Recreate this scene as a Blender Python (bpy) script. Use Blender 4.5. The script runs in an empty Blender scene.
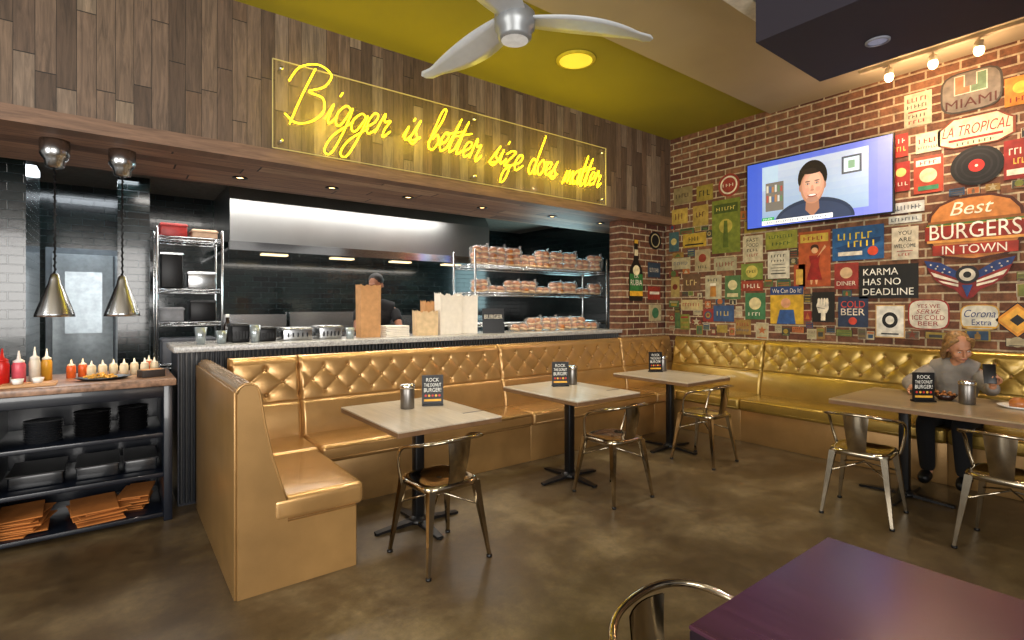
import bpy, bmesh, math, random
from mathutils import Vector, Matrix, Euler
random.seed(7)
S=bpy.context.scene
S.view_settings.view_transform='Standard'
COL=S.collection
PI=math.pi
# ---------------------------------------------------------------- materials
def lin(h):
    if not isinstance(h,str): return tuple(h)
    h=h.lstrip('#');o=[]
    for i in (0,2,4):
        c=int(h[i:i+2],16)/255
        o.append(c/12.92 if c<=.04045 else ((c+.055)/1.055)**2.4)
    return tuple(o)
def newmat(n):
    m=bpy.data.materials.new(n);m.use_nodes=True
    nt=m.node_tree;b=nt.nodes["Principled BSDF"]
    return m,nt,b
def N(nt,t,**k):
    n=nt.nodes.new(t)
    for a,v in k.items():
        if a=='inp':
            for i,x in v.items(): n.inputs[i].default_value=x
        else: setattr(n,a,v)
    return n
def L(nt,a,b): nt.links.new(a,b)
_mc={}
def M(name,col,rough=.5,metal=0,var=.15,scale=18,bump=0,bscale=120,coat=0,emis=None,es=0,alpha=1,trans=0,ior=1.45):
    if name in _mc: return _mc[name]
    m,nt,b=newmat(name);c=lin(col)
    b.inputs['Roughness'].default_value=rough;b.inputs['Metallic'].default_value=metal
    b.inputs['Coat Weight'].default_value=coat;b.inputs['IOR'].default_value=ior
    b.inputs['Transmission Weight'].default_value=trans;b.inputs['Alpha'].default_value=alpha
    tc=N(nt,'ShaderNodeTexCoord')
    no=N(nt,'ShaderNodeTexNoise',inp={'Scale':scale,'Detail':4.0});L(nt,tc.outputs['Object'],no.inputs['Vector'])
    r=N(nt,'ShaderNodeValToRGB')
    r.color_ramp.elements[0].position=.3;r.color_ramp.elements[1].position=.7
    r.color_ramp.elements[0].color=(*[x*(1-var) for x in c],1)
    r.color_ramp.elements[1].color=(*[min(1,x*(1+var)) for x in c],1)
    L(nt,no.outputs['Fac'],r.inputs[0]);L(nt,r.outputs[0],b.inputs['Base Color'])
    if bump:
        n2=N(nt,'ShaderNodeTexNoise',inp={'Scale':bscale,'Detail':2.0});L(nt,tc.outputs['Object'],n2.inputs['Vector'])
        bp=N(nt,'ShaderNodeBump',inp={'Strength':bump,'Distance':.01});L(nt,n2.outputs['Fac'],bp.inputs['Height']);L(nt,bp.outputs[0],b.inputs['Normal'])
    if emis is not None:
        b.inputs['Emission Color'].default_value=(*lin(emis),1);b.inputs['Emission Strength'].default_value=es
    _mc[name]=m;return m
def flat(col,es=0):
    k='paint_'+str(col).strip('#')+('_lit%g'%es if es else '')
    return M(k,col,rough=.5,var=.28 if not es else .05,scale=16,emis=col if es else None,es=es)
def comb(nt,u,v):
    tc=N(nt,'ShaderNodeTexCoord');s=N(nt,'ShaderNodeSeparateXYZ');L(nt,tc.outputs['Object'],s.inputs[0])
    c=N(nt,'ShaderNodeCombineXYZ');L(nt,s.outputs[u],c.inputs[0]);L(nt,s.outputs[v],c.inputs[1])
    return tc,s,c
def mth(nt,op,a,b=None,c=None):
    n=N(nt,'ShaderNodeMath',operation=op)
    for i,x in enumerate((a,b,c)):
        if x is None: continue
        if isinstance(x,(int,float)): n.inputs[i].default_value=x
        else: L(nt,x,n.inputs[i])
    return n.outputs[0]
def planks(name,u,v,w,ln,cols,rough=.6,gap=.03,bump=.4,gc=(.38,1.25)):
    m,nt,b=newmat(name);tc,s,c=comb(nt,u,v);U=s.outputs[u];V=s.outputs[v]
    uw=mth(nt,'DIVIDE',U,w);colm=mth(nt,'FLOOR',uw)
    w1=N(nt,'ShaderNodeTexWhiteNoise',noise_dimensions='1D');L(nt,colm,w1.inputs['W'])
    vv=mth(nt,'MULTIPLY_ADD',w1.outputs['Value'],7.3,mth(nt,'DIVIDE',V,ln))
    row=mth(nt,'FLOOR',vv)
    c2=N(nt,'ShaderNodeCombineXYZ');L(nt,colm,c2.inputs[0]);L(nt,row,c2.inputs[1])
    w2=N(nt,'ShaderNodeTexWhiteNoise',noise_dimensions='2D');L(nt,c2.outputs[0],w2.inputs['Vector'])
    r=N(nt,'ShaderNodeValToRGB');r.color_ramp.interpolation='CONSTANT'
    e=r.color_ramp.elements
    while len(e)<len(cols): e.new(.5)
    for i,cc in enumerate(cols): e[i].position=i/len(cols);e[i].color=(*lin(cc),1)
    L(nt,w2.outputs['Value'],r.inputs[0])
    mp=N(nt,'ShaderNodeCombineXYZ');L(nt,mth(nt,'MULTIPLY',U,45),mp.inputs[0]);L(nt,mth(nt,'MULTIPLY',V,3.5),mp.inputs[1]);L(nt,mth(nt,'MULTIPLY',w2.outputs['Value'],50),mp.inputs[2])
    no=N(nt,'ShaderNodeTexNoise',inp={'Scale':1.0,'Detail':6.0,'Roughness':.65,'Distortion':.6});L(nt,mp.outputs[0],no.inputs['Vector'])
    r2=N(nt,'ShaderNodeValToRGB');r2.color_ramp.elements[0].position=.32;r2.color_ramp.elements[1].position=.68
    r2.color_ramp.elements[0].color=(gc[0],gc[0],gc[0],1);r2.color_ramp.elements[1].color=(gc[1],gc[1],gc[1],1)
    L(nt,no.outputs['Fac'],r2.inputs[0])
    mx=N(nt,'ShaderNodeMix',data_type='RGBA',blend_type='MULTIPLY');mx.inputs[0].default_value=1
    L(nt,r.outputs[0],mx.inputs[6]);L(nt,r2.outputs[0],mx.inputs[7])
    fu=mth(nt,'FRACT',uw);fv=mth(nt,'FRACT',vv)
    g=mth(nt,'MULTIPLY',mth(nt,'GREATER_THAN',fu,gap),mth(nt,'GREATER_THAN',fv,.008))
    mx2=N(nt,'ShaderNodeMix',data_type='RGBA');L(nt,g,mx2.inputs[0]);mx2.inputs[6].default_value=(.012,.009,.007,1);L(nt,mx.outputs[2],mx2.inputs[7])
    L(nt,mx2.outputs[2],b.inputs['Base Color']);b.inputs['Roughness'].default_value=rough
    bp=N(nt,'ShaderNodeBump',inp={'Strength':bump,'Distance':.006});L(nt,mth(nt,'MULTIPLY_ADD',no.outputs['Fac'],.4,g),bp.inputs['Height']);L(nt,bp.outputs[0],b.inputs['Normal'])
    return m
def bricks(name,u,v,bw,rh,mor,c1,c2,cm,rough,bump,nv=.5,dist=.008,coat=0):
    m,nt,b=newmat(name);tc,s,c=comb(nt,u,v)
    t=N(nt,'ShaderNodeTexBrick',inp={'Scale':1.0,'Mortar Size':mor,'Mortar Smooth':.25,'Brick Width':bw,'Row Height':rh,'Color1':(*lin(c1),1),'Color2':(*lin(c2),1),'Mortar':(*lin(cm),1)})
    L(nt,c.outputs[0],t.inputs['Vector'])
    no=N(nt,'ShaderNodeTexNoise',inp={'Scale':14.0,'Detail':6.0,'Roughness':.7});L(nt,tc.outputs['Object'],no.inputs['Vector'])
    r=N(nt,'ShaderNodeValToRGB');r.color_ramp.elements[0].position=.3;r.color_ramp.elements[1].position=.72
    r.color_ramp.elements[0].color=(1-nv,1-nv,1-nv,1);r.color_ramp.elements[1].color=(1+nv*.6,1+nv*.6,1+nv*.6,1)
    L(nt,no.outputs['Fac'],r.inputs[0])
    mx=N(nt,'ShaderNodeMix',data_type='RGBA',blend_type='MULTIPLY');mx.inputs[0].default_value=1
    L(nt,t.outputs['Color'],mx.inputs[6]);L(nt,r.outputs[0],mx.inputs[7]);L(nt,mx.outputs[2],b.inputs['Base Color'])
    b.inputs['Roughness'].default_value=rough;b.inputs['Coat Weight'].default_value=coat
    hh=mth(nt,'MULTIPLY_ADD',no.outputs['Fac'],.25 if not coat else .12,mth(nt,'SUBTRACT',1,t.outputs['Fac']))
    bp=N(nt,'ShaderNodeBump',inp={'Strength':bump,'Distance':dist});L(nt,hh,bp.inputs['Height']);L(nt,bp.outputs[0],b.inputs['Normal'])
    return m
def floormat():
    m,nt,b=newmat('stained_concrete');tc=N(nt,'ShaderNodeTexCoord')
    n1=N(nt,'ShaderNodeTexNoise',inp={'Scale':1.5,'Detail':14.0,'Roughness':.72,'Distortion':.15});L(nt,tc.outputs['Object'],n1.inputs['Vector'])
    r=N(nt,'ShaderNodeValToRGB');e=r.color_ramp.elements;e.new(.5);e.new(.6)
    for i,(p,cc) in enumerate(((.3,'#382c1c'),(.46,'#4a3c29'),(.56,'#5c4e37'),(.74,'#7e6e52'))): e[i].position=p;e[i].color=(*lin(cc),1)
    L(nt,n1.outputs['Fac'],r.inputs[0])
    n2=N(nt,'ShaderNodeTexNoise',inp={'Scale':14.0,'Detail':9.0,'Roughness':.78});L(nt,tc.outputs['Object'],n2.inputs['Vector'])
    r2=N(nt,'ShaderNodeValToRGB');r2.color_ramp.elements[0].position=.3;r2.color_ramp.elements[1].position=.7
    r2.color_ramp.elements[0].color=(.68,.67,.64,1);r2.color_ramp.elements[1].color=(1.2,1.18,1.13,1);L(nt,n2.outputs['Fac'],r2.inputs[0])
    mx=N(nt,'ShaderNodeMix',data_type='RGBA',blend_type='MULTIPLY');mx.inputs[0].default_value=1
    L(nt,r.outputs[0],mx.inputs[6]);L(nt,r2.outputs[0],mx.inputs[7]);L(nt,mx.outputs[2],b.inputs['Base Color'])
    r3=N(nt,'ShaderNodeMapRange',inp={1:.35,2:.65,3:.32,4:.5});L(nt,n1.outputs['Fac'],r3.inputs[0]);L(nt,r3.outputs[0],b.inputs['Roughness'])
    bp=N(nt,'ShaderNodeBump',inp={'Strength':.1,'Distance':.004});L(nt,n2.outputs['Fac'],bp.inputs['Height']);L(nt,bp.outputs[0],b.inputs['Normal'])
    return m
# ---------------------------------------------------------------- mesh builder
class MB:
    def __init__(s): s.v=[];s.f=[];s.mi=[];s.sm=[];s.mats=[]
    def idx(s,m):
        if m not in s.mats: s.mats.append(m)
        return s.mats.index(m)
    def add(s,vs,fs,mat,smooth=False,X=None):
        o=len(s.v);k=s.idx(mat)
        for p in vs:
            p=Vector(p)
            if X is not None: p=X@p
            s.v.append(p)
        for f in fs: s.f.append([i+o for i in f]);s.mi.append(k);s.sm.append(smooth)
        return s
    def box(s,x0,x1,y0,y1,z0,z1,mat,bev=0,seg=2,X=None):
        if bev:
            bm=bmesh.new();bmesh.ops.create_cube(bm,size=1)
            for v in bm.verts: v.co=Vector(((x0+x1)/2+v.co.x*(x1-x0),(y0+y1)/2+v.co.y*(y1-y0),(z0+z1)/2+v.co.z*(z1-z0)))
            bmesh.ops.bevel(bm,geom=bm.edges[:],offset=bev,segments=seg,profile=.5,affect='EDGES')
            bm.verts.ensure_lookup_table()
            s.add([v.co.copy() for v in bm.verts],[[v.index for v in f.verts] for f in bm.faces],mat,seg>1,X);bm.free();return s
        vs=[(x,y,z) for x in (x0,x1) for y in (y0,y1) for z in (z0,z1)]
        return s.add(vs,[(0,1,3,2),(4,6,7,5),(0,4,5,1),(2,3,7,6),(0,2,6,4),(1,5,7,3)],mat,False,X)
    def lathe(s,prof,mat,seg=24,X=None,smooth=True,cap=True):
        vs=[];fs=[]
        for r,z in prof:
            for i in range(seg): a=2*PI*i/seg;vs.append((r*math.cos(a),r*math.sin(a),z))
        for j in range(len(prof)-1):
            for i in range(seg):
                a=j*seg+i;b=j*seg+(i+1)%seg;fs.append((a,b,b+seg,a+seg))
        if cap:
            fs.append(tuple(range(seg))[::-1]);fs.append(tuple(range((len(prof)-1)*seg,len(prof)*seg)))
        return s.add(vs,fs,mat,smooth,X)
    def tube(s,pts,r,mat,seg=8,X=None,closed=False,flat=1.0):
        pts=[Vector(p) for p in pts];n=len(pts);rs=r if isinstance(r,(list,tuple)) else [r]*n
        vs=[];fs=[];up=None
        for i,p in enumerate(pts):
            if closed: t=(pts[(i+1)%n]-pts[i-1]).normalized()
            else: t=(pts[min(i+1,n-1)]-pts[max(i-1,0)]).normalized()
            if up is None:
                up=Vector((0,0,1)) if abs(t.z)<.9 else Vector((1,0,0))
            up=(up-t*up.dot(t)).normalized();sd=t.cross(up)
            for k in range(seg):
                a=2*PI*k/seg;vs.append(p+(up*math.cos(a)*flat+sd*math.sin(a))*rs[i])
        for j in range(n if closed else n-1):
            for k in range(seg):
                a=j*seg+k;b=j*seg+(k+1)%seg;jn=((j+1)%n)*seg
                fs.append((a,b,jn+(k+1)%seg,jn+k))
        if not closed: fs.append(tuple(range(seg))[::-1]);fs.append(tuple(range((n-1)*seg,n*seg)))
        return s.add(vs,fs,mat,True,X)
    def ell(s,c,r,mat,X=None,u=16,w=10):
        vs=[(c[0],c[1],c[2]-r[2])];fs=[]
        for j in range(1,w):
            ph=-PI/2+PI*j/w
            for i in range(u):
                a=2*PI*i/u;vs.append((c[0]+r[0]*math.cos(ph)*math.cos(a),c[1]+r[1]*math.cos(ph)*math.sin(a),c[2]+r[2]*math.sin(ph)))
        vs.append((c[0],c[1],c[2]+r[2]));t=len(vs)-1
        for i in range(u): fs.append((0,1+(i+1)%u,1+i));fs.append((t,1+(w-2)*u+i,1+(w-2)*u+(i+1)%u))
        for j in range(w-2):
            for i in range(u):
                a=1+j*u+i;b=1+j*u+(i+1)%u;fs.append((a,b,b+u,a+u))
        return s.add(vs,fs,mat,True,X)
    def prism(s,pts,z0,z1,mat,X=None):
        n=len(pts);vs=[(p[0],p[1],z0) for p in pts]+[(p[0],p[1],z1) for p in pts]
        fs=[tuple(range(n))[::-1],tuple(range(n,2*n))]+[(i,(i+1)%n,(i+1)%n+n,i+n) for i in range(n)]
        return s.add(vs,fs,mat,False,X)
    def obj(s,name,parent=None,loc=(0,0,0),rot=(0,0,0),label=None,cat=None,kind=None,group=None):
        me=bpy.data.meshes.new(name);me.from_pydata([tuple(v) for v in s.v],[],s.f)
        for m in s.mats: me.materials.append(m)
        me.polygons.foreach_set('material_index',s.mi);me.polygons.foreach_set('use_smooth',s.sm);me.update()
        o=bpy.data.objects.new(name,me);COL.objects.link(o);o.location=loc;o.rotation_euler=rot
        if parent: o.parent=parent
        tag(o,label,cat,kind,group);return o
def tag(o,label=None,cat=None,kind=None,group=None):
    if label:o['label']=label
    if cat:o['category']=cat
    if kind:o['kind']=kind
    if group:o['group']=group
def T(name,label,cat,loc=(0,0,0),rz=0,group=None):
    e=bpy.data.objects.new(name,None);COL.objects.link(e);e.location=loc;e.rotation_euler=(0,0,rz);e.empty_display_size=.1
    tag(e,label,cat,None,group);return e
def dup(o,loc=None,rz=None,parent=None,label=None):
    n=o.copy();COL.objects.link(n)
    if parent is not None: n.parent=parent
    if loc is not None: n.location=loc
    if rz is not None: n.rotation_euler=(0,0,rz)
    if label: n['label']=label
    for c in o.children: dup(c,parent=n)
    return n
def struct(name,*boxes):
    mb=MB()
    for b in boxes: mb.box(*b)
    o=mb.obj(name,kind='structure');return o
def cr(pts,k=6,closed=False):
    pts=[Vector(p) for p in pts];n=len(pts);o=[]
    for i in range(n if closed else n-1):
        if closed: p0,p1,p2,p3=pts[i-1],pts[i],pts[(i+1)%n],pts[(i+2)%n]
        else: p0,p1,p2,p3=pts[max(i-1,0)],pts[i],pts[i+1],pts[min(i+2,n-1)]
        for j in range(k):
            t=j/k;o.append(.5*((2*p1)+(p2-p0)*t+(2*p0-5*p1+4*p2-p3)*t*t+(3*p1-p0-3*p2+p3)*t**3))
    if not closed:o.append(pts[-1])
    return o
_tx={}
def text_geo(body,shear=0):
    k=(body,shear)
    if k in _tx: return _tx[k]
    cu=bpy.data.curves.new('t','FONT');cu.body=body;cu.resolution_u=3;cu.shear=shear
    o=bpy.data.objects.new('t',cu);COL.objects.link(o);dg=bpy.context.evaluated_depsgraph_get();dg.update()
    me=bpy.data.meshes.new_from_object(o.evaluated_get(dg))
    vs=[v.co.copy() for v in me.vertices];fs=[list(p.vertices) for p in me.polygons]
    bpy.data.objects.remove(o);bpy.data.curves.remove(cu);bpy.data.meshes.remove(me)
    x0=min(v.x for v in vs);x1=max(v.x for v in vs);y0=min(v.y for v in vs);y1=max(v.y for v in vs)
    vs=[((v.x-x0)/(x1-x0)-.5,(v.y-y0)/(y1-y0)-.5) for v in vs]
    _tx[k]=(vs,fs);return _tx[k]
def put_text(mb,body,cx,cy,w,h,z,mat,shear=0,X=None,rot=0):
    vs,fs=text_geo(body,shear);c,s_=math.cos(rot),math.sin(rot)
    out=[]
    for a,b in vs:
        a*=w;b*=h;out.append((cx+a*c-b*s_,cy+a*s_+b*c,z))
    mb.add(out,fs,mat,False,X)
_rk=random.Random(9)
def put_marks(mb,n,cx,cy,w,h,z,mat):
    # small worn strokes standing in for print too small to read
    st=w/n
    for i in range(n):
        x=cx-w/2+st*i;k=_rk.randrange(4)
        q=[(x+.12*st,cy-h/2),(x+.36*st,cy-h/2),(x+.36*st,cy+h/2),(x+.12*st,cy+h/2)];mb.add([(a,b,z) for a,b in q],[(0,1,2,3)],mat)
        if k!=0:
            yy=cy+(h*.36 if k==1 else (-h*.5 if k==2 else -h*.08));q=[(x+.36*st,yy),(x+.85*st,yy),(x+.85*st,yy+h*.16),(x+.36*st,yy+h*.16)];mb.add([(a,b,z) for a,b in q],[(0,1,2,3)],mat)
# ---------------------------------------------------------------- shared materials
gold=M('gold_vinyl','#b38c58',rough=.26,metal=.62,var=.1,scale=6,bump=.1,bscale=260,coat=.3)
gold2=M('gold_vinyl_shaded','#9f823e',rough=.25,metal=.64,var=.12,scale=6,bump=.1,bscale=260,coat=.3)  # same vinyl as gold; the different light along the brick wall is tinted in
goldd=M('gold_vinyl_base','#997749',rough=.32,metal=.5,var=.12,scale=5,bump=.1,bscale=260)
steel=M('stainless_steel','#b4b6b8',rough=.25,metal=1,var=.06,scale=3)
chrome=M('chrome','#d5d7da',rough=.1,metal=1,var=.03)
wire=M('chrome_wire','#d4d6d8',rough=.22,metal=1,var=.04)
gun=M('warm_chrome','#b0a591',rough=.11,metal=1,var=.25,scale=6)
black=M('black_metal','#101012',rough=.4,metal=.3)
blackp=M('black_plastic','#0c0c0e',rough=.35)
white=M('white_plastic','#e8e8e6',rough=.4,var=.04)
lam=planks('grey_wood_laminate',0,1,.2,3,['#b3a693','#ab9e8b','#bbaf9d'],rough=.28,gap=.0,bump=.03,gc=(.8,1.1))
lamb=planks('brown_wood_laminate',0,1,.2,3,['#94805f','#8c785a','#9c8868'],rough=.3,gap=.0,bump=.03,gc=(.75,1.1))
edge=M('brown_edge_band','#6a4e34',rough=.45)
kraft=M('kraft_paper','#b98a5c',rough=.8,bump=.15,bscale=60)
paper=M('white_paper','#e6ddd0',rough=.8,var=.06)
# ---------------------------------------------------------------- room shell
wood_h=planks('reclaimed_planks_vertical',0,2,.098,.75,['#5c4a3c','#6e5a4a','#7c6a5a','#524134','#705c4b','#84725f','#604d3f','#746454','#67513f','#584638'],gc=(.5,1.25),bump=.6)
wood_s=planks('reclaimed_planks_soffit',1,0,.16,1.6,['#86634c','#a07a60','#755642','#ac8c70','#937059'],gc=(.55,1.2))
wood_t=planks('reclaimed_trim',2,0,.4,40,['#7d604c'],gap=0,gc=(.6,1.2))
brick=bricks('brick_wall_yz',1,2,.25,.083,.009,'#582e20','#875c40','#b8a587',.8,.7,nv=.6)
brickx=bricks('brick_wall_xz',0,2,.25,.083,.009,'#582e20','#875c40','#b8a587',.8,.7,nv=.6)
tile=bricks('black_subway_tile_xz',0,2,.2,.075,.005,'#080e10','#13201f','#20282a',.15,.8,nv=.3,dist=.006,coat=.25)
tiley=bricks('black_subway_tile_yz',1,2,.2,.075,.005,'#080e10','#13201f','#20282a',.15,.8,nv=.3,dist=.006,coat=.25)
olive=M('olive_paint','#8c8220',rough=.75,var=.04,scale=2)
beige=M('beige_paint','#a89a80',rough=.8,var=.04,scale=2)
plum=M('dark_plum_paint','#2b2733',rough=.7,var=.05,scale=2)
struct('floor',(-4,7,-4,8.2,-.1,0,floormat()))
struct('wall_right',(6,6.15,-4,4.38,0,3.72,brick))
struct('wall_back',(-4,6.15,4.3,4.42,2.66,3.9,wood_h))
struct('wall_back_pier',(5.14,6.15,4.42,4.62,0,2.56,brickx))
struct('trim_1',(-4,6.0,4.27,4.42,2.56,2.66,wood_t))
struct('ceiling',(-4,6.15,4.42,5.35,2.56,2.66,wood_s))
struct('ceiling_dining',(-4,6.15,2.95,4.3,3.72,3.9,olive))
struct('ceiling_front',(-4,6.15,-4,2.95,3.68,3.9,beige))
mb=MB();mb.box(3.37,4.35,-4,1.75,3.2,3.68,plum);mb.obj('ceiling_soffit',kind='structure')
struct('trim_2',(1.2,4.35,1.78,1.9,3.5,3.68,M('pale_beam','#c9c2b4',rough=.7)))
struct('ceiling_kitchen',(-4,6.3,5.35,8,2.85,2.95,M('kitchen_ceiling','#6a635a',rough=.8)))
struct('wall_kitchen_rear',(-4,6.3,7.8,7.95,0,2.85,tile))
struct('wall_kitchen_right',(6.15,6.3,4.62,7.8,0,2.85,tiley))
struct('wall_kitchen_left',(-2.6,-2.45,5.35,7.8,0,2.85,tiley))
struct('wall_kitchen_divider',(-.8,-.6,5.9,7.0,0,2.85,tiley),(-.81,-.59,5.88,5.9,0,2.85,tile))
struct('wall_kitchen_pillar',(.02,.3,6.9,7.1,0,2.85,tile))
struct('baseboard_right',(5.96,6,-4,4.3,0,.1,black))
bl=M('painted_steel_door','#8c9498',rough=.35,metal=.3)
mb=MB();mb.box(-.62,.34,7.74,7.8,0,2.12,M('door_frame','#5a6268',rough=.4),bev=.008);mb.box(-.56,-.02,7.70,7.74,.02,2.05,bl,bev=.006);mb.box(.0,.29,7.70,7.74,.02,2.05,bl,bev=.006);mb.box(-.45,-.12,7.69,7.70,1.15,1.85,M('door_plate','#98a2a8',rough=.3,metal=.5))
mb.obj('door_1',kind='structure')
# ---------------------------------------------------------------- hood
e=T('exhaust_hood','long stainless steel kitchen exhaust hood on tiled wall','exhaust hood',(0,0,2.1))
mb=MB();x0,x1=1.03,4.6
def sect(mb,prof,x0,x1,mat):
    n=len(prof);vs=[(x0,y,z) for y,z in prof]+[(x1,y,z) for y,z in prof]
    mb.add(vs,[tuple(range(n)),tuple(range(n,2*n))[::-1]]+[(i,i+n,(i+1)%n+n,(i+1)%n) for i in range(n)],mat)
hst=M('hood_panel_steel','#a6a8a8',rough=.28,metal=1,var=.1,scale=1.5)
sect(mb,[(6.6,.08),(6.6,.58),(6.7,.74),(7.8,.74),(7.8,.1),(6.9,.12)],x0,x1,hst);mb.obj('canopy',e)
mb=MB();sect(mb,[(6.57,0),(6.57,.1),(6.64,.1),(6.64,.03),(7.79,.03),(7.79,0)],x0-.01,x1+.01,chrome);mb.obj('lower_lip',e)
for i in range(4):
    mb=MB();mb.box(x0+.4+i*.85,x0+.7+i*.85,6.9,7.02,-.01,.0,flat('#ffe2b0',2));mb.obj('hood_light',e)
# ---------------------------------------------------------------- soffit lights
glow=M('lamp_glow','#ffd9a0',emis='#ffcf8a',es=8)
e0=None
for i,(x,y) in enumerate(((.85,4.95),(1.6,4.85),(2.35,4.8),(3.25,4.8),(4.25,4.75),(5.1,4.75))):
    if e0 is None:
        e0=T('recessed_downlight','small round recessed downlight in wooden soffit','ceiling light',(x,y,2.56),group='downlights in the wooden soffit')
        mb=MB();mb.lathe([(.028,.0),(.06,-.001),(.06,-.008),(.04,-.01),(.028,-.004)],black,cap=False);mb.obj('trim_ring',e0)
        mb=MB();mb.lathe([(.001,-.002),(.028,-.002)],glow,cap=False);mb.obj('lens',e0)
    else: dup(e0,(x,y,2.56))
# ---------------------------------------------------------------- bar
rib=M('black_ribbed_panel','#111417',rough=.35,coat=.2)
granite=M('grey_granite','#a3a2a0',rough=.2,var=.4,scale=90)
e=T('bar_cabinet','long dark bar with vertical ribbed front panel','bar',(0,0,0))
mb=MB();mb.box(.36,5.13,4.47,5.0,0,1.12,M('dark_navy_panel','#161b26',rough=.35));mb.obj('body',e)
mb=MB()
n=150
for i in range(n):
    x=.37+i*(4.75/n);mb.box(x,x+.021,4.435,4.47,0.02,1.12,rib,bev=.005,seg=1)
mb.obj('ribbed_panel',e)
mb=MB();mb.box(.33,5.13,4.395,5.05,1.12,1.165,granite,bev=.006);mb.obj('countertop',label='speckled grey granite countertop on the bar',cat='countertop')
# ---------------------------------------------------------------- service station
e=T('service_station','black open shelved service cabinet beside the bar','cabinet',(0,0,0))
cab=M('black_laminate','#10151f',rough=.28,coat=.3)
mb=MB()
mb.box(.26,.31,4.22,4.95,0,.92,cab,bev=.004);mb.box(-1.75,-1.7,4.22,4.95,0,.92,cab);mb.box(-.62,-.58,4.24,4.95,.06,.92,cab)
mb.box(-1.7,.26,4.9,4.95,0,.92,cab);mb.box(-1.7,.26,4.22,4.9,.84,.92,cab,bev=.004);mb.obj('body',e)
for z in (.06,.33,.6):
    mb=MB();mb.box(-1.7,.26,4.23,4.9,z-.03,z,cab,bev=.004);mb.obj('shelf',e)
mb=MB();mb.box(-1.78,.33,4.18,4.97,.92,.965,M('brown_stone','#8a6c58',rough=.3,var=.5,scale=30),bev=.006);mb.obj('countertop',label='brown mottled stone top on the service station',cat='countertop')
# ---------------------------------------------------------------- benches
def smooth(t): t=max(0,min(1,t));return t*t*(3-2*t)
def backrest(Lx,gm,H=.63,bt=.2,tt=.1,dx=.205,rowh=.095,rows=3,zt=.53):
    nx=max(8,int(Lx/.0105));nz=60;mb=MB();P=[]
    r=tt/2;zf=H-r
    for j in range(nz+1): z=zf*j/nz;P.append((-(bt+(tt-bt)*z/zf),z,1))
    for j in range(1,13):
        a=PI*j/12;P.append((-r-r*math.cos(a),zf+r*math.sin(a),0))
    P.append((0,zf*.5,0));P.append((0,0,0))
    zb=zt-(rows-1)*rowh;nb=max(1,round(Lx/dx));d=Lx/nb;dz=2*rowh
    vs=[];m=len(P)
    for i in range(nx+1):
        x=Lx*i/nx
        en=min(x,Lx-x);ed=(1-smooth(en/.022))*.018
        for (y,z,f) in P:
            if f:
                zz=min(max(z,zb),zt);a=(x/d)+(zz-zt)/dz;b=(x/d)-(zz-zt)/dz
                sa,sb=abs(math.sin(PI*a)),abs(math.sin(PI*b))
                cs=min(1,(sa*sb)**.28);dim=max(0,1-((sa*sa+sb*sb)/.12))
                t=cs-.6*dim
                fade=1
                if z>zt: fade=1-smooth((z-zt)/.05)
                if z<zb: fade=1-smooth((zb-z)/.05)
                puff=.017*(t*fade+(1-fade)*.9)
                if z<zb-.06: puff+=.012*math.sin(PI*z/(zb-.06))
                seam=math.exp(-((z-(zb-.06))/.007)**2)*.014
                y=y-puff+.01+ed+seam
            else: y=y+ed if y<-r else y
            vs.append((x,y,z))
    fs=[]
    for i in range(nx):
        for j in range(m-1):
            a=i*m+j;fs.append((a,a+m,a+m+1,a+1))
    fs.append(tuple(range(m)));fs.append(tuple(range(nx*m,(nx+1)*m))[::-1])
    mb.add(vs,fs,gm,True)
    B=[]
    for rr in range(rows):
        z=zt-rr*rowh
        off=0 if rr%2==0 else .5
        k=0
        while (k+off)*d<Lx+.001:
            x=(k+off)*d
            if .03<x<Lx-.03: B.append((x,-(bt+(tt-bt)*z/zf)+.009,z))
            k+=1
    return mb,B
bm_=MB();bm_.ell((0,0,0),(.012,.008,.012),goldd,u=10,w=6);_btn=bm_.obj('button');_btm=_btn.data;bpy.data.objects.remove(_btn)
def bench(Lx,loc,rz,label,sx1=None,depth=.65,end=False,gm=None):
    gm=gm or gold
    e=T('booth_bench',label,'bench',loc,rz,group='gold vinyl booth benches')
    mb,B=backrest(Lx,gm);o=mb.obj('backrest',e,loc=(0,0,.44))
    for b in B:
        k=bpy.data.objects.new('button',_btm);COL.objects.link(k);k.parent=o;k.location=b
    sx1=Lx if sx1 is None else sx1;c0=-.022 if end else .002
    mb=MB();mb.box(c0,sx1-.002,-depth,-.16,.335,.465,gm,bev=.034,seg=5);mb.obj('seat_cushion',e)
    mb=MB()
    for zz in (.365,.44): mb.tube([(c0+.03,-depth+.002,zz),(sx1-.03,-depth+.002,zz)],.0045,gm,6)
    mb.obj('piping',e)
    mb=MB();mb.box(0,sx1,-depth+.045,-.001,0.0,.34,goldd,bev=.006)
    if sx1<Lx: mb.box(sx1,Lx,-.195,-.001,0,.445,goldd)
    mb.obj('base',e)
    if end:
        pr=[(0,0),(0,1.02),(-.012,1.05),(-.035,1.066),(-.065,1.066),(-.09,1.052),(-.104,1.02),(-.13,.85),(-.165,.68),(-.21,.52),(-.235,.45),(-.24,.335),(-.607,.335),(-.607,0)]
        n=len(pr);mb=MB();vs=[(-.018,y*.985-.003,z*.993) for y,z in pr]+[(-.01,y,z) for y,z in pr]+[(.012,y,z) for y,z in pr]
        mb.add(vs,[tuple(range(n)),tuple(range(2*n,3*n))[::-1]]+[(q*n+i,q*n+n+i,q*n+n+(i+1)%n,q*n+(i+1)%n) for q in (0,1) for i in range(n)],goldd,False)
        mb.tube([(-.018,y,z) for y,z in pr[1:11]],.006,gold,6);mb.obj('end_panel',e)
        mb=MB();mb.box(-.012,Lx,.0,.012,0,1.03,goldd,bev=.004);mb.obj('outer_panel',e)
    return e
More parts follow.
